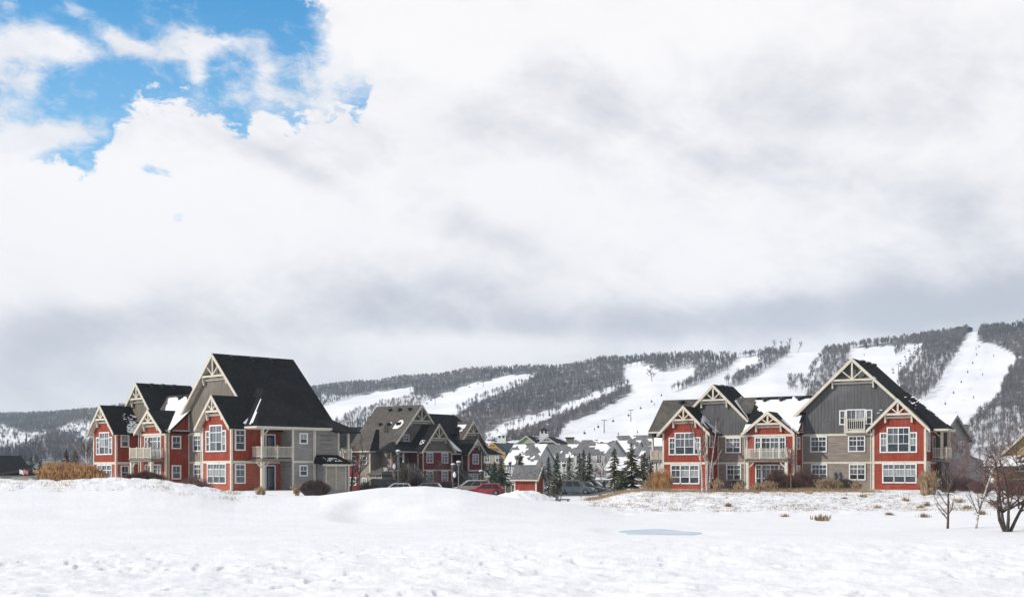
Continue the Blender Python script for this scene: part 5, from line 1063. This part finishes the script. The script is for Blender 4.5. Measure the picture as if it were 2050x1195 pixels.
# dry grasses
def grass_clump(px, Y, w, h, label, n=500, m_='grass', seed=0, lean=.35, cat='grass clump', d=None, group=None):
    X, Yy, z = place(px, 0, Y); rnd = random.Random(seed); o = MB(); d = d or w
    for i in range(n):
        a = rnd.uniform(0, 6.28); q_ = rnd.random()**.7; x, y = math.cos(a)*q_*.42*w, math.sin(a)*q_*.42*d; a += rnd.gauss(0,.7); l = h*rnd.uniform(.45,1.1)*(1.1-.45*q_*q_); k = lean*(.25+q_)*rnd.random()*1.3
        dx, dy = math.cos(a)*k*l, math.sin(a)*k*l; ww = rnd.uniform(.012,.028); c, s = -math.sin(a)*ww, math.cos(a)*ww
        m1 = (x+dx*.35, y+dy*.35, l*.6)
        o.quad((x-c,y-s,0), (x+c,y+s,0), (m1[0]+c,m1[1]+s,m1[2]), (m1[0]-c,m1[1]-s,m1[2])); o.quad((m1[0]-c,m1[1]-s,m1[2]), (m1[0]+c,m1[1]+s,m1[2]), (x+dx, y+dy, l))
        if rnd.random() < .35: o.quad((x+dx-.04,y+dy,l-.12), (x+dx+.04,y+dy,l-.1), (x+dx*1.1,y+dy*1.1,l+.14))
    s = o.build('grass_clump', M[m_]); s.location = (X, Yy, z); tag(s, label, cat, group); return s
for i, (x, w, hh) in enumerate(((104,1.9,1.35), (124,1.9,1.45), (144,2.,1.4), (163,2.,1.3), (180,1.7,1.15), (194,1.4,.8))):
    grass_clump(x, 90, w, hh, ['leftmost tawny clump of the tall ornamental grass row by the left house', 'second tawny clump of the ornamental grass row', 'middle tawny clump of the ornamental grass row', 'fourth tawny clump, beneath the tall birch', 'fifth tawny clump, close to the left house', 'last and lowest clump of the row against the left house'][i], 1100, 'grass', 200+i, .5, group='tall ornamental grasses by the left house')
grass_clump(1318, 126, 1.6, 2.0, 'orange feathery grass clump at the left corner of the right house', 900, 'grass', 210, .35); grass_clump(1332, 125, 1.5, 1.9, 'orange grass clump with tall plumes at the left red gable', 800, 'grass', 211, .3)
grass_clump(1858, 108, 1.5, 2.0, 'straw-coloured grass clump at the right corner of the right house', 900, 'straw', 212, .35)
grass_clump(1300, 128, 1.6, .9, 'low straw grass left of the orange clumps', 400, 'straw', 213, .5)
for i, (x, w, hh) in enumerate(((1655,1.0,1.2), (1645,.8,1.1), (1675,.9,1.), (1532,.7,1.0), (1436,.7,1.2), (1480,.8,.9), (1515,.7,.9), (1545,.8,.9), (1715,.8,.9), (1910,1.2,.9), (1930,1.4,.8), (640,.7,.6), (595,.35,.9), (522,.7,.8), (2,1.6,1.0), (25,1.8,1.1))):
    grass_clump(x, 98 if x < 100 else (106 if x < 700 else 116), w, hh, ['tall straw grass under the right grey wall windows', 'shorter straw grass left of the tall one', 'brownish grass right of the tall straw one', 'thin grass in front of the entrance post', 'straw grass at the birch trunks', 'straw grass under the taupe wall', 'low straw grass left of the entrance', 'straw grass in front of the patio door', 'grass beside the utility meters', 'straw grass below the right porch', 'wide brown grass right of the porch', 'low grass beside the round clipped shrub', 'single upright russet grass tuft before the left house door', 'thin grass by the porch post of the left house', 'brown grass at the far left edge', 'pale grass at far left beside the low wall'][i], 260, 'straw', 230+i, .5)
tuft = [grass_clump(1700, 90, .75, .26, 'x', 110, 'straw', 260+i, 1.5) for i in range(3)]
TF = [(1646,1042,.9), (1458,1013,.5), (1571,1034,.3), (1514,988,.35), (1580,986,.7), (1756,1016,.4), (1728,995,.5), (1856,1012,.6), (1842,1016,.4), (1920,1005,.6), (1850,1035,.4), (1812,1002,.9), (1620,988,.4), (1965,1030,.5), (1690,998,.35), (1990,1010,.6), (1936,1018,.5), (1780,1030,.4)]
TL = ['largest brown grass hummock at the foot of the right snow bank', 'upright russet tuft on the bank below the left grey wall', 'tiny tuft low on the bank left of the largest hummock', 'small tuft near the entrance post', 'long flat brown tuft below the young tree', 'reddish tuft midway down the bank left of the slim young tree', 'brown tuft high on the bank under the right red gable', 'brown tuft just left of the slim young tree', 'smaller tuft beside the one left of the slim young tree', 'tuft between the slim young tree and the birch, high up', 'flat tuft left of the slim young tree, lowest there', 'wide pale grass patch under the right red gable', 'small tuft right of the round plum shrub', 'tuft at the foot of the pale-stemmed birch', 'little tuft under the right grey wall windows', 'brown tuft behind the crabapple', 'tuft midway between birch and slim tree', 'small low tuft on the bank under the right house corner']
for i, (x, y, s) in enumerate(TF):
    # the bank rises away from the eye: find where the ray through the row meets it
    best = min(np.linspace(60, 118, 400), key=lambda Y_: abs(CZ+(HY-y)/F*Y_-gz((x-HX)/F*Y_, Y_))+Y_*1e-4)
    o = tuft[i] if i < 3 else tuft[i % 3].copy()
    if i >= 3: COL.objects.link(o)
    X = (x-HX)/F*best; o.location = (X, best, gz(X, best)-.03); o.scale = (.9*s+.35, .8, .55+.7*s); o.rotation_euler = (0,0,i); tag(o, TL[i], 'grass clump', 'grass hummocks on the right snow bank')
# dead grass stubs on the banks: nobody could count them
V = []; T = []
def stub(X, Y, s, n):
    z = gz(X, Y)
    for k in range(n):
        a = random.uniform(0, 6.28); x = X+random.gauss(0, .22)*s; y = Y+random.gauss(0, .22)*s; l = random.uniform(.05, .2)*s; w = .012
        V.extend([(x-w, y, z-.02), (x+w, y, z-.02), (x+math.cos(a)*l*.9, y+math.sin(a)*l*.5, z+l)]); m0 = len(V); T.append((m0-3, m0-2, m0-1))
for i in range(1700):
    if i % 3: p = random.uniform(1180, 2060); Y = random.uniform(86, 117)
    else: p = random.uniform(-60, 520); Y = random.uniform(78, 104)
    if vnoise(p*.03, Y*.3) < .42: continue
    stub((p-HX)/F*Y, Y, random.uniform(.7, 1.9), 10)
for i in range(160): p = random.uniform(1180, 1330); Y = random.uniform(119, 127); stub((p-HX)/F*Y, Y, 2., 26)
for i in range(620): p = random.uniform(1330, 1745); Y = 119-(p-1330)/570*9+random.uniform(-1,3); stub((p-HX)/F*Y, Y, 2.3, 14)
o = npmesh('dry_grass', V, T, M['straw']); tag(o, 'sparse dead grass stubs poking through thin snow on the banks', 'dead grass', kind='stuff')

# ---------------------------------------------------------------- light, sky, camera
sun_dir = np.array([-.93, -.36, .0]); sun_dir = sun_dir/np.linalg.norm(sun_dir); EL = R(31)
sd = (sun_dir[0]*math.cos(EL), sun_dir[1]*math.cos(EL), math.sin(EL))
L = bpy.data.lights.new('sun', 'SUN'); L.energy = 3.3; L.angle = R(1.5); L.color = (1., .955, .88); so = bpy.data.objects.new('sun', L); COL.objects.link(so)
from mathutils import Vector
so.rotation_euler = Vector(sd).to_track_quat('Z', 'Y').to_euler(); so.location = (0, 0, 60)
w = bpy.data.worlds.new('World'); SC.world = w; w.use_nodes = True; t = NT(w.node_tree); nt = w.node_tree
for n in list(nt.nodes): nt.nodes.remove(n)
out = t.n('ShaderNodeOutputWorld'); bg = t.n('ShaderNodeBackground'); bg.inputs[1].default_value = .1; nt.links.new(bg.outputs[0], out.inputs[0])
sky = t.n('ShaderNodeTexSky', sky_type='NISHITA'); sky.sun_disc = False; sky.sun_elevation = EL; sky.sun_rotation = math.atan2(sd[0], sd[1]) % (2*math.pi)
d = t.n('ShaderNodeTexCoord').outputs['Generated']; sp = t.n('ShaderNodeSeparateXYZ'); t.put(sp.inputs[0], d)
AZ = t.m('MULTIPLY', t.m('ARCTAN2', sp.outputs[0], sp.outputs[1]), 1000.); ELV = t.m('MULTIPLY', t.m('ARCSINE', sp.outputs[2]), 1000.)
def ang_of(px, py): return 1000*math.atan((px-HX)/F), 1000*math.atan((HY-py)/math.hypot(F, px-HX))
# domain for the cloud noise: azimuth/elevation stretched sideways, warped
cb = t.n('ShaderNodeCombineXYZ'); t.put(cb.inputs[0], t.m('MULTIPLY', AZ, .006)); t.put(cb.inputs[1], t.m('MULTIPLY', ELV, .0095)); CV = cb.outputs[0]
big = t.noise(CV, 1.0, 8, .56, .35); med = t.noise(CV, 2.6, 8, .6, .25); soft = t.noise(CV, .75, 4, .5, .4); fine = t.noise(CV, 8., 7, .62, .3)
# long streaks running down to the right
cr = t.n('ShaderNodeCombineXYZ'); ca_, sa_ = math.cos(R(-27)), math.sin(R(-27))
t.put(cr.inputs[0], t.m('ADD', t.m('MULTIPLY', AZ, ca_*.0042), t.m('MULTIPLY', ELV, sa_*.0042))); t.put(cr.inputs[1], t.m('ADD', t.m('MULTIPLY', AZ, -sa_*.013), t.m('MULTIPLY', ELV, ca_*.013)))
streak = t.noise(cr.outputs[0], 1., 8, .58, .6)
def blob(px, py, sx, sy, amp, rot=0):
    a, e = ang_of(px, py); sx *= 1000/F; sy *= 1000/F; c, s = math.cos(R(rot)), math.sin(R(rot))
    x = t.m('SUBTRACT', AZ, a); y = t.m('SUBTRACT', ELV, e)
    u = t.m('ADD', t.m('MULTIPLY', x, c/sx), t.m('MULTIPLY', y, s/sx)); v = t.m('ADD', t.m('MULTIPLY', x, -s/sy), t.m('MULTIPLY', y, c/sy))
    r = t.m('ADD', t.m('MULTIPLY', u, u), t.m('MULTIPLY', v, v)); return t.m('MULTIPLY', t.m('EXPONENT', t.m('MULTIPLY', r, -1.)), amp)
def total(bl):
    s = bl[0]
    for q in bl[1:]: s = t.m('ADD', s, q)
    return s
def curve(sock, pts):                               # piecewise edge: input and output both in mrad
    xs = [p[0] for p in pts]; ys = [p[1] for p in pts]; x0, x1, y0, y1 = min(xs), max(xs), min(ys), max(ys)
    f = t.n('ShaderNodeFloatCurve'); c = f.mapping.curves[0]; P = [((a-x0)/(x1-x0), (b_-y0)/(y1-y0)) for a, b_ in pts]
    P.sort(); c.points[0].location = P[0]; c.points[1].location = P[-1]
    for q in P[1:-1]: c.points.new(*q)
    for q in c.points: q.handle_type = 'AUTO_CLAMPED'
    f.mapping.update(); t.put(f.inputs['Value'], t.m('DIVIDE', t.m('SUBTRACT', sock, x0), x1-x0, clamp=True))
    return t.m('ADD', t.m('MULTIPLY', f.outputs[0], y1-y0), y0)
lowe = curve(AZ, [(ang_of(x, 250)[0], ang_of(x, y)[1]) for x, y in ((-900,150),(-300,240),(0,318),(60,318),(100,328),(145,335),(195,314),(215,300),(232,255),(262,226),(300,212),(345,208),(380,214),(410,226),(440,250),(480,274),(495,262),(504,233),(525,233),(542,252),(600,245),(650,222),(690,222),(712,240),(738,190),(775,60),(830,-250))])
rgt = curve(ELV, [(ang_of(600, y)[1], ang_of(x, y)[0]) for y, x in ((-700,500),(-60,600),(0,622),(30,646),(60,656),(85,672),(110,705),(160,740),(220,765),(330,800))])
h1 = t.m('DIVIDE', t.m('SUBTRACT', ELV, lowe), 13.); h2 = t.m('DIVIDE', t.m('SUBTRACT', rgt, AZ), 13.)
nn = t.m('ADD', t.m('MULTIPLY', t.m('SUBTRACT', med, .5), 3.4), t.m('MULTIPLY', t.m('SUBTRACT', fine, .5), 5.5))
small = total([blob(313,342,42,13,2.2,-12), blob(447,372,24,9,1.7), blob(357,436,20,18,1.3)])
open_ = t.m('MAXIMUM', t.ramp(t.m('ADD', t.m('MINIMUM', h1, h2), nn), -.35, .65), t.ramp(t.m('ADD', small, t.m('MULTIPLY', nn, .8)), .9, 2.2, 0, .6))
wisp = total([blob(50,88,120,32,1.25,8), blob(140,95,70,26,.8,-8), blob(235,75,45,16,.75,-32), blob(290,100,55,15,.8,-12), blob(372,85,55,26,.9), blob(395,125,18,50,.75), blob(450,88,60,18,.55,8), blob(530,130,20,45,.6,10), blob(510,160,150,65,.62), blob(80,155,50,20,.6,20), blob(20,200,60,90,.55), blob(100,275,70,24,1.0,14), blob(20,300,50,40,1.2),
              blob(700,120,70,70,1.0), blob(660,140,40,35,.55), blob(740,60,70,50,1.2), blob(650,205,35,22,.6), blob(140,20,30,14,.55), blob(25,12,20,9,.5), blob(330,20,120,14,.12), blob(120,240,90,50,.3), blob(560,215,120,22,.3)])
wa = t.ramp(t.m('ADD', wisp, t.m('ADD', t.m('MULTIPLY', t.m('SUBTRACT', fine, .5), 2.1), t.m('MULTIPLY', t.m('SUBTRACT', med, .5), 1.5))), .10, 1.35, 0, .95)
blue = t.m('MULTIPLY', open_, t.m('SUBTRACT', 1., wa))
blue = t.m('MULTIPLY', blue, t.m('MULTIPLY', t.ramp(AZ, -560., -470.), t.ramp(ELV, 440., 520., 1., 0.)))
grey = total([blob(90,680,170,75,.80,4), blob(760,600,230,55,.50,-8), blob(600,660,300,40,.15), blob(330,640,160,50,.25), blob(1500,640,560,48,.75,2), blob(1950,600,300,90,.45), blob(1200,190,200,52,.30,-14), blob(1080,280,160,36,.25,-20), blob(1750,240,210,45,.34,-8), blob(1500,330,260,40,.22,-12), blob(1000,470,160,34,.22,-24), blob(1900,420,260,60,.18), blob(520,300,110,22,.25,-20), blob(620,350,120,22,.18,-24), blob(900,560,120,30,.30,-20),
              blob(960,690,300,26,-.50), blob(200,440,300,110,-.55), blob(850,60,220,110,-.35), blob(1250,60,500,70,-.22), blob(1050,380,230,60,-.2), blob(200,590,70,26,-.35), blob(1400,480,300,60,-.15), blob(420,720,220,24,-.2)])
gv = t.m('ADD', t.m('ADD', grey, .07), t.m('ADD', t.m('MULTIPLY', t.m('SUBTRACT', streak, .5), 1.0), t.m('ADD', t.m('MULTIPLY', t.m('SUBTRACT', big, .5), .9), t.m('MULTIPLY', t.m('SUBTRACT', med, .5), .9))))
gf = t.ramp(gv, -.2, .95)
cloud = t.mix(gf, (1.0,.985,.995,1), (.535,.565,.64,1)); cloud = t.mix(t.ramp(soft, .4, .7, 0, .18), cloud, (.86,.82,.85,1))
low = t.ramp(ELV, 50., 115., .30, 0.); cloud = t.mix(low, cloud, (.56,.60,.67,1))
away = t.ramp(t.m('ABSOLUTE', t.m('ADD', AZ, 150.)), 650., 1500.); away = t.m('MAXIMUM', away, t.ramp(ELV, 560., 1100., 0., .7)); cloud = t.mix(away, cloud, (.47,.50,.57,1))  # unseen sky aside, behind and overhead darkened to strengthen the sun's contrast
sc10 = t.mix(1., cloud, (10,10,10,1), 'MULTIPLY')
skyc = t.mix(1., sky.outputs[0], (.30,1.42,1.95,1), 'MULTIPLY'); skyc = t.mix(t.ramp(ELV, 250., 380., .16, .0), skyc, (7.5,9.3,9.8,1))
nt.links.new(t.mix(blue, sc10, skyc), bg.inputs[0])
cam = bpy.data.cameras.new('camera'); co = bpy.data.objects.new('camera', cam); COL.objects.link(co); co.location = (0, 0, CZ); co.rotation_euler = (R(90), 0, 0)
cam.sensor_width = 36; cam.lens = F/2050*36; cam.shift_y = (HY-597.5)/2050; cam.clip_start = .1; cam.clip_end = 9000; SC.camera = co
SC.view_settings.view_transform = 'Standard'; SC.view_settings.look = 'None'; SC.view_settings.exposure = 0; SC.view_settings.gamma = 1
SC.cycles.max_bounces = 6; SC.cycles.diffuse_bounces = 3

b = MB().box(-2900, 3100, -60, 3300, -8, 330); hz = b.build('haze', None); hz.data.materials.clear(); tag(hz, 'thin pale winter air between the eye and the hills', 'haze', kind='stuff')
m_ = bpy.data.materials.new('haze air'); m_.use_nodes = True; n_ = m_.node_tree; n_.nodes.remove(n_.nodes['Principled BSDF']); v_ = n_.nodes.new('ShaderNodeVolumePrincipled')
v_.inputs['Color'].default_value = (.72,.86,1,1); v_.inputs['Density'].default_value = .00012; v_.inputs['Anisotropy'].default_value = .2; n_.links.new(v_.outputs[0], n_.nodes['Material Output'].inputs['Volume']); hz.data.materials.append(m_)
SC.cycles.volume_bounces = 1
